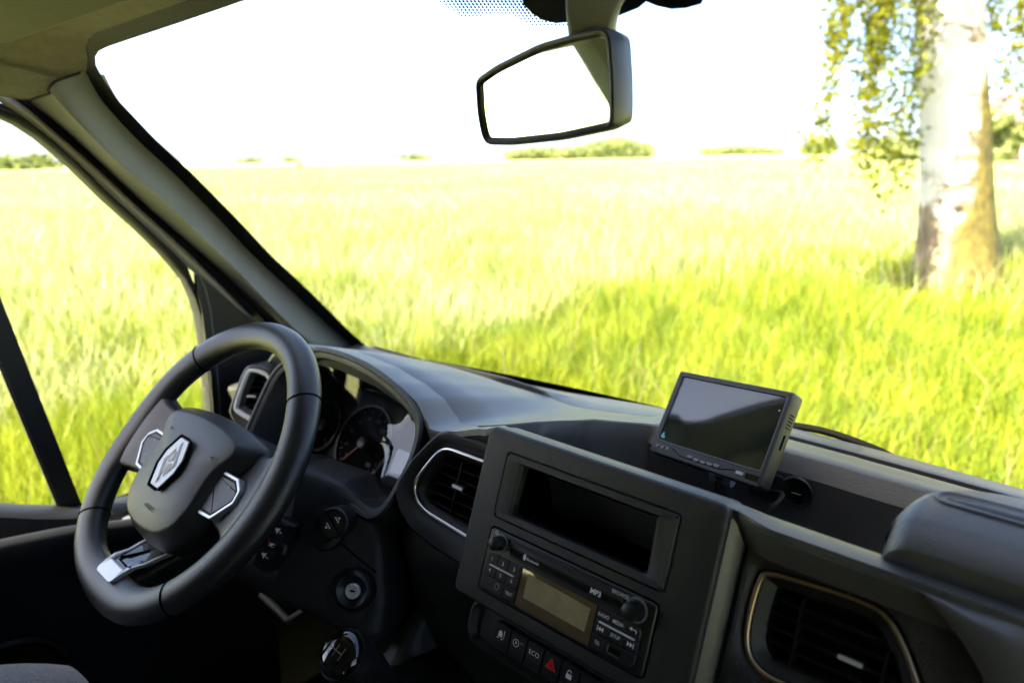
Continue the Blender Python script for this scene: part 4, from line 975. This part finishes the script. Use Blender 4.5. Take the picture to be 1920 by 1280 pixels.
# ================================================================== MONITOR
mon_c = Vector((-.326, .765, -.337))*.85
Mo = Matrix(((.960, .276, .057), (-.259, .784, .564), (.111, -.556, .824)))
FO = Frame(mon_c, Mo.col[0], Mo.col[2], -Mo.col[1]); mw, mh = .180*.85/2, .123*.85/2
mon = empty('reversing_monitor', mon_c - Vector((0, 0, .08)), 'small black flat monitor propped on the dashboard shelf', 'monitor')
ob = densify(rrect(-mw, mw, -mh, mh, .0035, 4), .01)
scr = densify(rrect(-mw+.0065, mw-.0060, -mh+.0165, mh-.0065, .002, 4), .01); scr = match(scr, ob)
hs = surf('casing', FO, [(off(ob, .012), -.024), (off(ob, .002), -.021), (ob, -.018), (ob, -.003), (off(ob, .001), -.0004), (off(ob, .0025), 0), (off(scr, -.0015), -.0002), (off(scr, -.0004), -.0012), (scr, -.003)], M_BLK, mon, True, False, 30)
flat('screen', FO, [off(scr, -.0002)], M_SCREEN, mon, -.0026)
surf('screen_rim', FO, [(off(scr, -.0012), .0001), (off(scr, -.0006), .0006), (off(scr, .0003), -.0012)], M_GREY, mon)
vb_ = -mh+.008
for k in range(3): lathe('key', FO.at(-mw+.011+.0075*k, vb_+.001, 0), [(.0024, -.001), (.0023, .0005), (.0018, .0009), (.0002, .001)], M_GREY, mon, 16)
for k in range(5): plate('key', FO.at(-.016+.0092*k, vb_-.0012*math.sin(k/4*math.pi), 0), rrect(-.0038, .0038, -.0017, .0017, .0012, 3), -.001, .0011, M_GREY, mon, .0004)
tube('key_groove', [FO.P(-.045+.0042*k, vb_+.0035-.0060*sstep(0, 4, k)+.0040*sstep(16, 21, k), .0001) for k in range(22)], .0005, M_MATT, mon, 5)
plate('key', FO.at(.050, vb_, 0), rrect(-.0045, .0045, -.0019, .0019, .0006, 2), -.001, .0012, M_DIM, mon, .0004)
plate('infrared_window', FO.at(mw-.011, vb_, 0), rrect(-.0085, .0065, -.0032, .0032, .0005, 2), -.001, .0004, M_GLOSS, mon)
flat('corner_sticker', FO.at(-mw+.011, -mh+.022, 0), [[(-.003, -.002), (.003, -.002), (.003, .001), (.001, .0012), (.0005, .005), (-.001, .005), (-.003, .001)]], mat('sticker_teal', (.10, .42, .42), .4), mon, -.0022)
lathe('power_lamp', FO.at(mw-.010, mh-.022, -.002), [(.0012, 0), (.001, .0006), (.0002, .0008)], M_DIM, mon, 10)
bar('card_slot', Frame(FO.P(mw, 0, -.010), FO.n, FO.v, FO.u), -.0016, .0016, -.008, .008, -.001, .0004, M_MATT, mon, 0)
for k in range(5): bar('cooling_slit', Frame(FO.P(mw, .03, -.010), FO.n, FO.v, FO.u), -.004, .004, -.001-.0035*k, .0003-.0035*k, -.001, .0003, M_MATT, mon, 0)
b0_ = FO.P(.018, -mh+.004, -.016); base = Vector((b0_.x+.005, b0_.y+.015, -.398))
tube('stand_neck', [b0_, b0_+Vector((0, .006, -.02)), base.lerp(b0_, .4), base], .009, M_BLK, mon, 14)
lathe('stand_foot', Frame(base, (1, 0, 0), (0, 1, 0), (0, 0, 1)), [(.034, -.012), (.034, -.004), (.028, 0), (.012, .004), (.010, .01)], M_BLK, mon, 32)
lathe('stand_joint', Frame(b0_+Vector((0, .004, -.004)), (0, 0, 1), (0, 1, 0), (1, 0, 0)), [(.010, -.012), (.011, -.010), (.011, .010), (.010, .012)], M_GREY, mon, 24)
cb = [FO.P(mw-.02, -mh+.010, -.018), onpl(1428, 919, Vector((0, .62, 0)), Vector((0, 1, 0))), onpl(1450, 922, Vector((0, .62, 0)), Vector((0, 1, 0))), onpl(1465, 924, Vector((0, .615, 0)), Vector((0, 1, 0))), onpl(1467, 929, Vector((0, .60, 0)), Vector((0, 1, 0))), onpl(1459, 940, Vector((0, .57, 0)), Vector((0, 1, 0))), onpl(1447, 952, Vector((0, .54, 0)), Vector((0, 1, 0))), onpl(1430, 985, Vector((0, .52, 0)), Vector((0, 1, 0)))]
tube('cable', T(crosssmooth([cb], 5)) and crosssmooth([cb], 5)[0], .0022, M_MATT, mon, 8)

# ================================================================== DRIVER SEAT
seat = empty('driver_seat', Vector((-.80, -.25, -1.1)), 'grey fabric driver seat at the lower left', 'seat')
def cushion(u, v):
    a = max(-1, min(1, u)); b = v
    x = -.755 + .25*a; y = lerp(-.44, .145, b); z = -.556 - .10*abs(a)**2.2 + .022*math.sin(math.pi*min(1, b*.62)) - .30*max(0, b-.80)**1.7*3.0
    return Vector((x, y, z))
rows = [[cushion(-1+2*i/36, j/30) for i in range(37)] for j in range(31)]
rows = rows + [[p+Vector((0, .012, -.05)) for p in rows[-1]], [p+Vector((0, -.01, -.16)) for p in rows[-1]]]
cu = grid_obj('cushion', [[r[0]+Vector((-.015, 0, -.16)), r[0]+Vector((-.012, 0, -.04))]+r+[r[-1]+Vector((.012, 0, -.04)), r[-1]+Vector((.015, 0, -.16))] for r in rows], M_SEAT, seat, 70)
for a in (.30,): tube('cushion_seam', [cushion(a*(1+.25*j/20), j/20)+Vector((0, 0, .0012)) for j in range(21)], .0018, M_MATT, cu, 6)
rows = [[Vector((-.80+.25*s, -.46-.22*t-.05*(1-abs(s)**3), -.55+.70*t)) for s in [i/12-1 for i in range(25)]] for t in [k/12 for k in range(13)]]
grid_obj('backrest', rows, M_SEAT, seat, 70, thick=.09)
plate('seat_base', Frame((-.80, -.26, -.95), (1, 0, 0), (0, 1, 0), (0, 0, 1)), rrect(-.22, .22, -.25, .25, .03), -.27, .26, M_BLK, seat)

# ================================================================== WIPER
wp = empty('windshield_wiper', onz(1560, 818, -.372)+Vector((0, .03, 0)), 'black wiper blade parked along the windshield foot', 'wiper')
wpts = [wsp(x, y, -.012) for x, y in [(1440, 806), (1490, 812), (1540, 822), (1590, 838), (1640, 858), (1668, 872)]]
tube('wiper_blade', crosssmooth([wpts], 4)[0], .0055, M_MATT, wp, 8)
tube('wiper_arm', [wpts[3]+Vector((0, .010, -.006)), wpts[3]+Vector((.03, .025, -.022)), wpts[4]+Vector((.06, .035, -.05)), wpts[5]+Vector((.12, .04, -.08))], .006, M_MATT, wp, 8)
# ================================================================== OUTSIDE
def ground_h(x, y):
    """verge rises gently from the lane where the van stands to the field, then rolls slightly"""
    d = max(0.0, math.hypot(min(x+.3, 0)*1.0 + max(x+.3, 0)*.6, max(y, -2)) - 2.0); r = math.hypot(x, y)
    h = GZ + .30*sstep(0, 5.5, d)
    h += .05*math.sin(x*.35+1.1)*math.sin(y*.28)*sstep(3, 12, r)
    h += 1.0*sstep(90, 420, r)*(.75 + .25*math.sin(math.atan2(x, y)*3.0+.6)) + .04*noise.noise(Vector((x*.5, y*.5, 3)))*sstep(2, 6, r)
    return h
def leafmat(name, c1, c2, trans=.45, rough=.5, vscale=.8):
    m = bpy.data.materials.new(name); m.use_nodes = True; n = m.node_tree
    for x in list(n.nodes): n.nodes.remove(x)
    o = n.nodes.new('ShaderNodeOutputMaterial'); mx = n.nodes.new('ShaderNodeMixShader'); df = n.nodes.new('ShaderNodeBsdfPrincipled'); tr = n.nodes.new('ShaderNodeBsdfTranslucent')
    df.inputs['Roughness'].default_value = rough; df.inputs['Specular IOR Level'].default_value = .35
    g = n.nodes.new('ShaderNodeNewGeometry'); t = n.nodes.new('ShaderNodeTexNoise'); t.inputs['Scale'].default_value = vscale; t.inputs['Detail'].default_value = 6
    n.links.new(g.outputs['Position'], t.inputs['Vector'])
    ad = n.nodes.new('ShaderNodeMath'); ad.operation = 'ADD'; n.links.new(t.outputs['Fac'], ad.inputs[0])
    sb = n.nodes.new('ShaderNodeMath'); sb.operation = 'MULTIPLY_ADD'; sb.inputs[1].default_value = .5; sb.inputs[2].default_value = -.25
    n.links.new(g.outputs['Random Per Island'], sb.inputs[0]); n.links.new(sb.outputs[0], ad.inputs[1])
    r = n.nodes.new('ShaderNodeValToRGB'); r.color_ramp.elements[0].color = (*c1, 1); r.color_ramp.elements[1].color = (*c2, 1); r.color_ramp.elements[0].position = .25; r.color_ramp.elements[1].position = .75
    n.links.new(ad.outputs[0], r.inputs[0]); n.links.new(r.outputs[0], df.inputs['Base Color']); n.links.new(r.outputs[0], tr.inputs['Color'])
    mx.inputs[0].default_value = trans; n.links.new(df.outputs[0], mx.inputs[1]); n.links.new(tr.outputs[0], mx.inputs[2]); n.links.new(mx.outputs[0], o.inputs[0])
    MAT[name] = m; return m
M_GRASS = leafmat('verge_grass', (.085, .15, .005), (.33, .355, .022), .4, vscale=2.6)
M_WHEAT = leafmat('wheat_blade', (.25, .295, .085), (.48, .485, .22), .35, vscale=.15)
M_BIRCHLEAF = leafmat('birch_leaf', (.10, .125, .003), (.25, .24, .007), .55, vscale=2)
M_HEDGE = leafmat('hedge_leaf', (.12, .16, .045), (.27, .29, .09), .3, vscale=.1)
def field_mat():
    m, n, b = principled('field_ground'); b.inputs['Roughness'].default_value = .9; b.inputs['Specular IOR Level'].default_value = .2
    g = n.nodes.new('ShaderNodeNewGeometry'); t = n.nodes.new('ShaderNodeTexNoise'); t.inputs['Scale'].default_value = .6; t.inputs['Detail'].default_value = 8; t.inputs['Roughness'].default_value = .7
    n.links.new(g.outputs['Position'], t.inputs['Vector'])
    r = n.nodes.new('ShaderNodeValToRGB'); r.color_ramp.elements[0].color = (.30, .33, .10, 1); r.color_ramp.elements[1].color = (.46, .46, .22, 1); r.color_ramp.elements[0].position = .3; r.color_ramp.elements[1].position = .7
    n.links.new(t.outputs['Fac'], r.inputs[0]); n.links.new(r.outputs[0], b.inputs['Base Color'])
    return m
M_FIELD = field_mat()
# one ground sheet to the horizon, finer near the van
rad = [0, 1, 2, 3, 4, 5, 6, 7, 8.5, 10, 12, 15, 19, 25, 33, 45, 60, 85, 120, 170, 240, 330, 450, 700, 1200, 2500]
rows = [[Vector((r*math.sin(2*math.pi*k/96), r*math.cos(2*math.pi*k/96), ground_h(r*math.sin(2*math.pi*k/96), r*math.cos(2*math.pi*k/96)))) for k in range(96)] for r in [max(r, .01) for r in rad]]
gd = link('field', finish(loops_bm(rows, True), 80), M_FIELD); tag(gd, 'flat green wheat field running to the horizon', kind='structure')

def blades(name, N, rmin, rmax, hfun, wfun, m, label, az0=-24, az1=100, power=1.15, heads=0, accept=None):
    u = rng.random(N); k = 2-power-1e-6 if abs(power-2) > 1e-3 else 1e-3
    r = (rmin**k + u*(rmax**k-rmin**k))**(1/k); az = np.radians(az0+(az1-az0)*rng.random(N))
    x = -r*np.sin(az); y = r*np.cos(az)
    keep = np.ones(N, bool)
    if accept is not None: keep = accept(x, y, r)
    x, y, r = x[keep], y[keep], r[keep]; N = len(x)
    gz = np.array([ground_h(a, b) for a, b in zip(x, y)]) if N < 60000 else None
    if gz is None:
        # tabulate the ground on a polar grid, then interpolate
        ra = np.concatenate([np.linspace(0, 20, 120), np.linspace(20.5, rmax+1, 120)]); aa = np.linspace(az0-1, az1+1, 90)
        G = np.array([[ground_h(-q*math.sin(R_(a)), q*math.cos(R_(a))) for a in aa] for q in ra])
        ri = np.interp(r, ra, np.arange(len(ra))); ai = np.interp(np.degrees(np.arctan2(-x, y)), aa, np.arange(len(aa)))
        r0 = np.minimum(ri.astype(int), len(ra)-2); a0 = np.minimum(ai.astype(int), len(aa)-2); fr, fa = ri-r0, ai-a0
        gz = G[r0, a0]*(1-fr)*(1-fa)+G[r0+1, a0]*fr*(1-fa)+G[r0, a0+1]*(1-fr)*fa+G[r0+1, a0+1]*fr*fa
    h = hfun(x, y, r); wd = wfun(r)*(.6+.8*rng.random(N)); th = rng.random(N)*2*np.pi; ph = rng.random(N)*2*np.pi; ln = h*(.15+.5*rng.random(N)**2)
    dxv, dyv = np.cos(th)*wd/2, np.sin(th)*wd/2; lx_, ly_ = np.cos(ph)*ln, np.sin(ph)*ln
    V = np.zeros((N, 5, 3), np.float32)
    V[:, 0] = np.stack([x-dxv, y-dyv, gz], 1); V[:, 1] = np.stack([x+dxv, y+dyv, gz], 1)
    V[:, 2] = np.stack([x+dxv*.9+lx_*.3, y+dyv*.9+ly_*.3, gz+h*.6], 1); V[:, 3] = np.stack([x-dxv*.9+lx_*.3, y-dyv*.9+ly_*.3, gz+h*.6], 1)
    V[:, 4] = np.stack([x+lx_, y+ly_, gz+h*(1-.25*(ln/np.maximum(h, 1e-6))**2)], 1)
    me = bpy.data.meshes.new(name); base = (np.arange(N)*5)[:, None]
    loops = np.concatenate([base+np.array([0, 1, 2, 3]), base+np.array([3, 2, 4])], 1).astype(np.int32).ravel()
    starts = (np.arange(N)[:, None]*7+np.array([0, 4])).astype(np.int32).ravel()
    me.vertices.add(N*5); me.vertices.foreach_set('co', V.ravel()); me.loops.add(len(loops)); me.loops.foreach_set('vertex_index', loops)
    me.polygons.add(N*2); me.polygons.foreach_set('loop_start', starts)
    me.update(calc_edges=True); me.validate()
    o = link(name, me, m); tag(o, label, 'grass', kind='stuff'); return o
def edge_d(x, y): return np.hypot(np.minimum(x+.3, 0), np.maximum(y, -2))
VERGE = 10.5
def tuft(x, y): return .5+.5*np.sin(x*1.7+np.sin(y*1.3)*1.5)*np.sin(y*1.9+np.cos(x*1.1)*1.4)
blades('verge_grass', 380000, 1.7, 16, lambda x, y, r: (.20+.24*tuft(x, y))*(.6+.7*rng.random(len(x))), lambda r: .0032+.0006*r, M_GRASS, 'lush uncut green grass on the verge in front of the van', power=1.25,
       accept=lambda x, y, r: rng.random(len(x)) < np.clip((VERGE+2.5-r)/4+.1*0, .06, 1))
blades('wheat', 440000, 4.5, 150, lambda x, y, r: (.50+.06*tuft(x*.3, y*.3))*(.75+.35*rng.random(len(x))), lambda r: .004+.0011*r, M_WHEAT, 'pale green young wheat covering the field', power=1.25,
       accept=lambda x, y, r: rng.random(len(x)) < np.clip((r-6.0 + 6*(x < -3.5))/6, .0, 1))

blades('seed_stems', 1500, 2.2, 14, lambda x, y, r: .45+.40*rng.random(len(x)), lambda r: .003+.0007*r, leafmat('dry_stem', (.14, .09, .04), (.26, .20, .08), .2), 'scattered thin brown seed stems in the verge grass', power=1.2)

# ------------------------------------------------------------------ leaves helper
def leaf_cloud(pts, size, m, name, parent, flat_=0.0):
    P = np.array(pts, np.float32); N = len(P); sz = size*(.6+.8*rng.random((N, 1)))
    a = rng.normal(size=(N, 3)); a /= np.linalg.norm(a, axis=1, keepdims=True); b = rng.normal(size=(N, 3)); b -= a*(a*b).sum(1, keepdims=True); b /= np.linalg.norm(b, axis=1, keepdims=True)
    V = np.stack([P-a*sz*.5, P+b*sz*.32, P+a*sz*.6, P-b*sz*.32], 1).astype(np.float32)
    me = bpy.data.meshes.new(name); me.vertices.add(N*4); me.vertices.foreach_set('co', V.ravel()); me.loops.add(N*4); me.loops.foreach_set('vertex_index', np.arange(N*4, dtype=np.int32))
    me.polygons.add(N); me.polygons.foreach_set('loop_start', (np.arange(N)*4).astype(np.int32)); me.update(calc_edges=True)
    return link(name, me, m, parent)
# ------------------------------------------------------------------ birch
def birch_bark():
    m, n, b = principled('birch_bark'); b.inputs['Roughness'].default_value = .8
    tc = n.nodes.new('ShaderNodeTexCoord'); g = n.nodes.new('ShaderNodeNewGeometry')
    def nz(scale, sc_, det=6):
        mp = n.nodes.new('ShaderNodeMapping'); mp.inputs['Scale'].default_value = sc_; n.links.new(g.outputs['Position'], mp.inputs[0])
        t = n.nodes.new('ShaderNodeTexNoise'); t.inputs['Scale'].default_value = scale; t.inputs['Detail'].default_value = det; n.links.new(mp.outputs[0], t.inputs['Vector']); return t.outputs['Fac']
    def ramp(src, p0, p1, c0=(0, 0, 0), c1=(1, 1, 1)):
        r = n.nodes.new('ShaderNodeValToRGB'); r.color_ramp.elements[0].position = p0; r.color_ramp.elements[1].position = p1; r.color_ramp.elements[0].color = (*c0, 1); r.color_ramp.elements[1].color = (*c1, 1); n.links.new(src, r.inputs[0]); return r.outputs[0]
    def mixc(f, a, c):
        x = n.nodes.new('ShaderNodeMix'); x.data_type = 'RGBA'; n.links.new(f, x.inputs[0])
        for s, v in ((6, a), (7, c)):
            if isinstance(v, tuple): x.inputs[s].default_value = (*v, 1)
            else: n.links.new(v, x.inputs[s])
        return x.outputs[2]
    white = ramp(nz(3, (1, 1, 1)), .3, .7, (.40, .385, .35), (.58, .56, .52))
    scar = ramp(nz(1.6, (1, 1, 3.2), 5), .57, .64)                       # dark horizontal plates
    rough_ = ramp(nz(14, (1, 1, .35), 8), .35, .7, (.08, .06, .035), (.24, .18, .11))
    sep = n.nodes.new('ShaderNodeSeparateXYZ'); n.links.new(g.outputs['Position'], sep.inputs[0])
    lowr = n.nodes.new('ShaderNodeMapRange'); lowr.inputs['From Min'].default_value = -.05; lowr.inputs['From Max'].default_value = -1.0; n.links.new(sep.outputs['Z'], lowr.inputs[0])
    ad = n.nodes.new('ShaderNodeMath'); ad.operation = 'MULTIPLY_ADD'; ad.inputs[1].default_value = .55; n.links.new(lowr.outputs[0], ad.inputs[0]); n.links.new(nz(5, (1, 1, 1)), ad.inputs[2])
    lowm = ramp(ad.outputs[0], .70, .85)                                  # furrowed foot of the trunk
    ml = n.nodes.new('ShaderNodeMath'); ml.operation = 'MULTIPLY_ADD'; ml.inputs[1].default_value = 1.1; n.links.new(nz(2.2, (1, 1, .5)), ml.inputs[2])
    ax = n.nodes.new('ShaderNodeMapRange'); ax.inputs['From Min'].default_value = TREE.x-.10; ax.inputs['From Max'].default_value = TREE.x+.22; n.links.new(sep.outputs['X'], ax.inputs[0]); n.links.new(ax.outputs[0], ml.inputs[0])
    moss = ramp(ml.outputs[0], .72, .98)                                  # ochre lichen and moss on the damp side
    c = mixc(scar, white, rough_); c = mixc(lowm, c, rough_); mossc = ramp(nz(10, (1, 1, 1)), .35, .65, (.06, .045, .006), (.15, .115, .014)); c = mixc(moss, c, mossc)
    n.links.new(c, b.inputs['Base Color'])
    bp = n.nodes.new('ShaderNodeBump'); bp.inputs['Strength'].default_value = .8; bp.inputs['Distance'].default_value = .03; n.links.new(nz(14, (1, 1, .35), 8), bp.inputs['Height']); n.links.new(bp.outputs[0], b.inputs['Normal'])
    return m
tv = ray(1795, 500); TREE = tv*6.6; TREE.z = ground_h(TREE.x, TREE.y)
M_BARK = birch_bark()
M_TWIG = mat('twig_bark', (.10, .07, .05), .8, var=.2, vscale=20)
birch = empty('birch_tree', TREE, 'thick white-barked birch with hanging leafy twigs at the right', 'tree')
loops = []
for k in range(46):
    z = -.15 + k*.24; r = .315 + .10*math.exp(-max(z, 0)/.55) + .10*math.exp(-max(z, 0)/.18) - .016*z + .0
    r = max(.05, r); cx, cy = TREE.x + .02*math.sin(z*.9) - .165*z + .03, TREE.y + .02*math.cos(z*.7)
    loops.append([Vector((cx + r*(1+.05*math.sin(3*t+z*.8)+.035*math.sin(7*t-z*2)*math.exp(-max(z, 0)/1.5)+.02*math.sin(11*t+z*5))*math.cos(t), cy + r*(1+.05*math.sin(3*t+z*.8))*math.sin(t), TREE.z + z)) for t in [2*math.pi*j/40 for j in range(40)]])
link('trunk', finish(loops_bm(loops, False, True), 80), M_BARK, birch)
rr = random.Random(5); leaves = []; twb = bmesh.new(); limbs = []
for k in range(16):
    z0 = 4.6+k*.35; a = rr.uniform(0, 6.28); L = rr.uniform(1.6, 3.0); s = TREE + Vector((-.165*z0, 0, z0)); pts = [s + Vector((math.cos(a)*L*t, math.sin(a)*L*t, L*.75*t - .5*L*t*t)) for t in (0, .25, .5, .75, 1)]
    link('limb', finish(tube_bm(pts, [.09, .065, .05, .03, .015], 8), 60), M_BARK, birch); limbs.append(pts)
    for j in range(150):
        t = rr.random()**.6; i = min(3, int(t*4)); p = pts[i].lerp(pts[i+1], t*4-i); leaves.append(p + Vector((rr.gauss(0, .45), rr.gauss(0, .45), rr.gauss(-.3, .5))))
def strand(top, length, dens, sway):
    p = Vector(top); P = [p.copy()]; d = Vector((rr.uniform(-1, 1), rr.uniform(-1, 1), 0))*sway; n = max(4, int(length/.12))
    for i in range(n): p = p + Vector((d.x*.05+rr.gauss(0, .012), d.y*.05+rr.gauss(0, .012), -length/n)); P.append(p.copy())
    tube_bm(P, [.006*(1-.8*i/n)+.001 for i in range(n+1)], 4, False, twb)
    for i in range(int(length*dens*2.0)):
        t = rr.random(); j = min(n-1, int(t*n)); q = P[j].lerp(P[j+1], t*n-j); leaves.append(q + Vector((rr.gauss(0, .06), rr.gauss(0, .06), rr.gauss(0, .05))))
# hanging curtains: heights of their lower ends follow the photograph's two curtains left and right of the trunk
for x, low_y, dep, dn in [(1566, 120, 5.6, 110), (1573, 175, 5.7, 100), (1582, 110, 6.0, 90), (1590, 300, 5.6, 120), (1598, 350, 5.7, 130), (1606, 290, 5.9, 100), (1616, 180, 5.8, 90), (1622, 120, 5.7, 90), (1628, 150, 6.3, 70), (1640, 110, 6.0, 70), (1650, 260, 6.1, 45), (1660, 80, 5.9, 80), (1668, 130, 6.4, 60), (1680, 70, 6.2, 70), (1690, 385, 6.0, 90), (1696, 340, 6.1, 80), (1700, 230, 6.3, 40), (1704, 270, 6.9, 40),
                          (1845, 120, 6.4, 60), (1852, 70, 6.9, 60), (1858, 190, 6.5, 45), (1868, 50, 6.1, 80), (1876, 250, 6.3, 45), (1884, 60, 6.4, 80), (1890, 205, 6.9, 60), (1898, 100, 6.1, 80), (1906, 160, 6.6, 60), (1914, 220, 6.2, 45), (1922, 190, 6.5, 60), (1935, 120, 6.2, 70), (1950, 260, 6.5, 50), (1970, 140, 6.4, 60), (2000, 200, 6.2, 60)]:
    b_ = ray(x, low_y)*dep; t_ = Vector((b_.x+rr.uniform(-.1, .1), b_.y+rr.uniform(-.1, .1), 1.9+rr.uniform(0, .8)))
    strand(t_, t_.z-b_.z, dn, .15)
    for j in range(60): leaves.append(t_ + Vector((rr.gauss(0, .15), rr.gauss(0, .15), rr.gauss(0, .25))))
link('hanging_twigs', finish(twb, 60), M_TWIG, birch); leaf_cloud(leaves, .058, M_BIRCHLEAF, 'crown', birch)

# ------------------------------------------------------------------ far trees and hedge on the horizon
def far_tree(px, base_py, top_py, dist, wide, label, name='far_tree', group=None, dens=1.0):
    d = ray(px, base_py); d = d/math.hypot(d.x, d.y); b_ = d*dist; b_.z = ground_h(b_.x, b_.y)-.3; hgt = (base_py-top_py)/FPX*dist*.95 + .3
    t = empty(name, b_, label, 'tree', group)
    link('trunk', finish(tube_bm([b_, b_+Vector((0, 0, hgt*.6))], [wide*.05, wide*.02], 8), 60), M_TWIG, t)
    q = []; cl = [(rr.gauss(0, .33)*wide, rr.gauss(0, .33)*wide, hgt*rr.uniform(.25, .85), rr.uniform(.16, .32)*wide) for _ in range(14)]
    for cx, cy, cz, cr in cl:
        for _ in range(int(70*dens)):
            v = Vector((rr.gauss(0, 1), rr.gauss(0, 1), rr.gauss(0, 1))).normalized()*cr*rr.random()**.35; q.append(b_ + Vector((cx+v.x, cy+v.y, max(.1, cz+v.z*.8))))
    leaf_cloud(q, wide*.16, M_HEDGE, 'crown', t); return t
hed = []
for k in range(330):
    px = 955 + 360*k/330 if k < 240 else 1320 + 140*(k-240)/90
    d = ray(px, 296); d = d/math.hypot(d.x, d.y); dist = 250 + rr.uniform(-6, 6) if k < 240 else 330 + rr.uniform(-6, 6); b_ = d*dist
    prof = tab(px, [(955, 3.0), (1000, 4.2), (1060, 4.0), (1110, 5.5), (1150, 7.5), (1185, 6.2), (1230, 4.4), (1270, 5.0), (1312, 4.0), (1322, 3.2), (1400, 4.0), (1460, 2.4)])*rr.uniform(.6, 1.1)
    gz = ground_h(b_.x, b_.y)
    for j in range(55): hed.append(Vector((b_.x+rr.gauss(0, 1.3), b_.y+rr.gauss(0, 1.3), gz+abs(rr.random()**.8)*prof)))
h_ = leaf_cloud(hed, 1.0, M_HEDGE, 'far_hedge', None); tag(h_, 'long low row of bushes and trees on the horizon below the mirror', 'hedge', kind='stuff')
far_tree(1545, 284, 262, 260, 13, 'low round bush on the horizon left of the hanging birch twigs', 'far_bush')
far_tree(1690, 285, 246, 90, 5, 'yellow-green bush on the horizon just left of the birch trunk', 'far_bush')
far_tree(1866, 285, 205, 75, 5, 'yellow-green tree on the horizon just right of the birch trunk', 'far_tree', dens=1.2)
far_tree(470, 311, 304, 320, 6, 'tiny tree on the horizon nearest the windshield pillar', 'far_tree')
far_tree(543, 308, 299, 330, 5, 'tiny tree on the horizon, second from the windshield pillar', 'far_tree')
far_tree(775, 300, 292, 330, 8, 'small tree on the horizon midway between pillar and mirror', 'far_tree')
far_tree(562, 329, 319, 130, 1.3, 'lone small shrub standing out in the wheat', 'shrub')
far_tree(20, 335, 331, 230, 16, 'low bushes on the horizon in the door window', 'far_bush', dens=1.3)

# ------------------------------------------------------------------ house at the right edge
hd = ray(1905, 262); hd = hd/math.hypot(hd.x, hd.y); hb = hd*82; hb.z = ground_h(hb.x, hb.y)
house = empty('house', hb, 'pinkish house with dark roof behind the birch at the right edge', 'house')
M_WALL = mat('house_render', (.62, .46, .38), .9, var=.06, vscale=2); M_ROOF = mat('roof_tiles', (.10, .06, .055), .8, var=.2, vscale=4)
fh = Frame(hb, (1, 0, 0), (0, 1, 0), (0, 0, 1))
bar('wall', fh, -2.0, 9, -3.5, 3.5, -.5, 3.6, M_WALL, house, 0)
bm = bmesh.new(); v = [bm.verts.new(fh.P(*p)) for p in [(-2.5, -4, 3.4), (9.5, -4, 3.4), (9.5, 4, 3.4), (-2.5, 4, 3.4), (-2.3, 0, 6.4), (9.3, 0, 6.4)]]
for f in ((0, 1, 5, 4), (2, 3, 4, 5), (0, 4, 3), (1, 2, 5), (0, 3, 2, 1)): bm.faces.new([v[i] for i in f])
link('roof', finish(bm, smooth=False), M_ROOF, house)
for k in range(3):
    wn = bar('window', fh, -.5+3*k, .8+3*k, -3.58, -3.5, 1.0, 2.4, M_WHITE, house, 0); bar('pane', fh, -.4+3*k, .7+3*k, -3.62, -3.58, 1.1, 2.3, M_SCREEN, wn, 0)
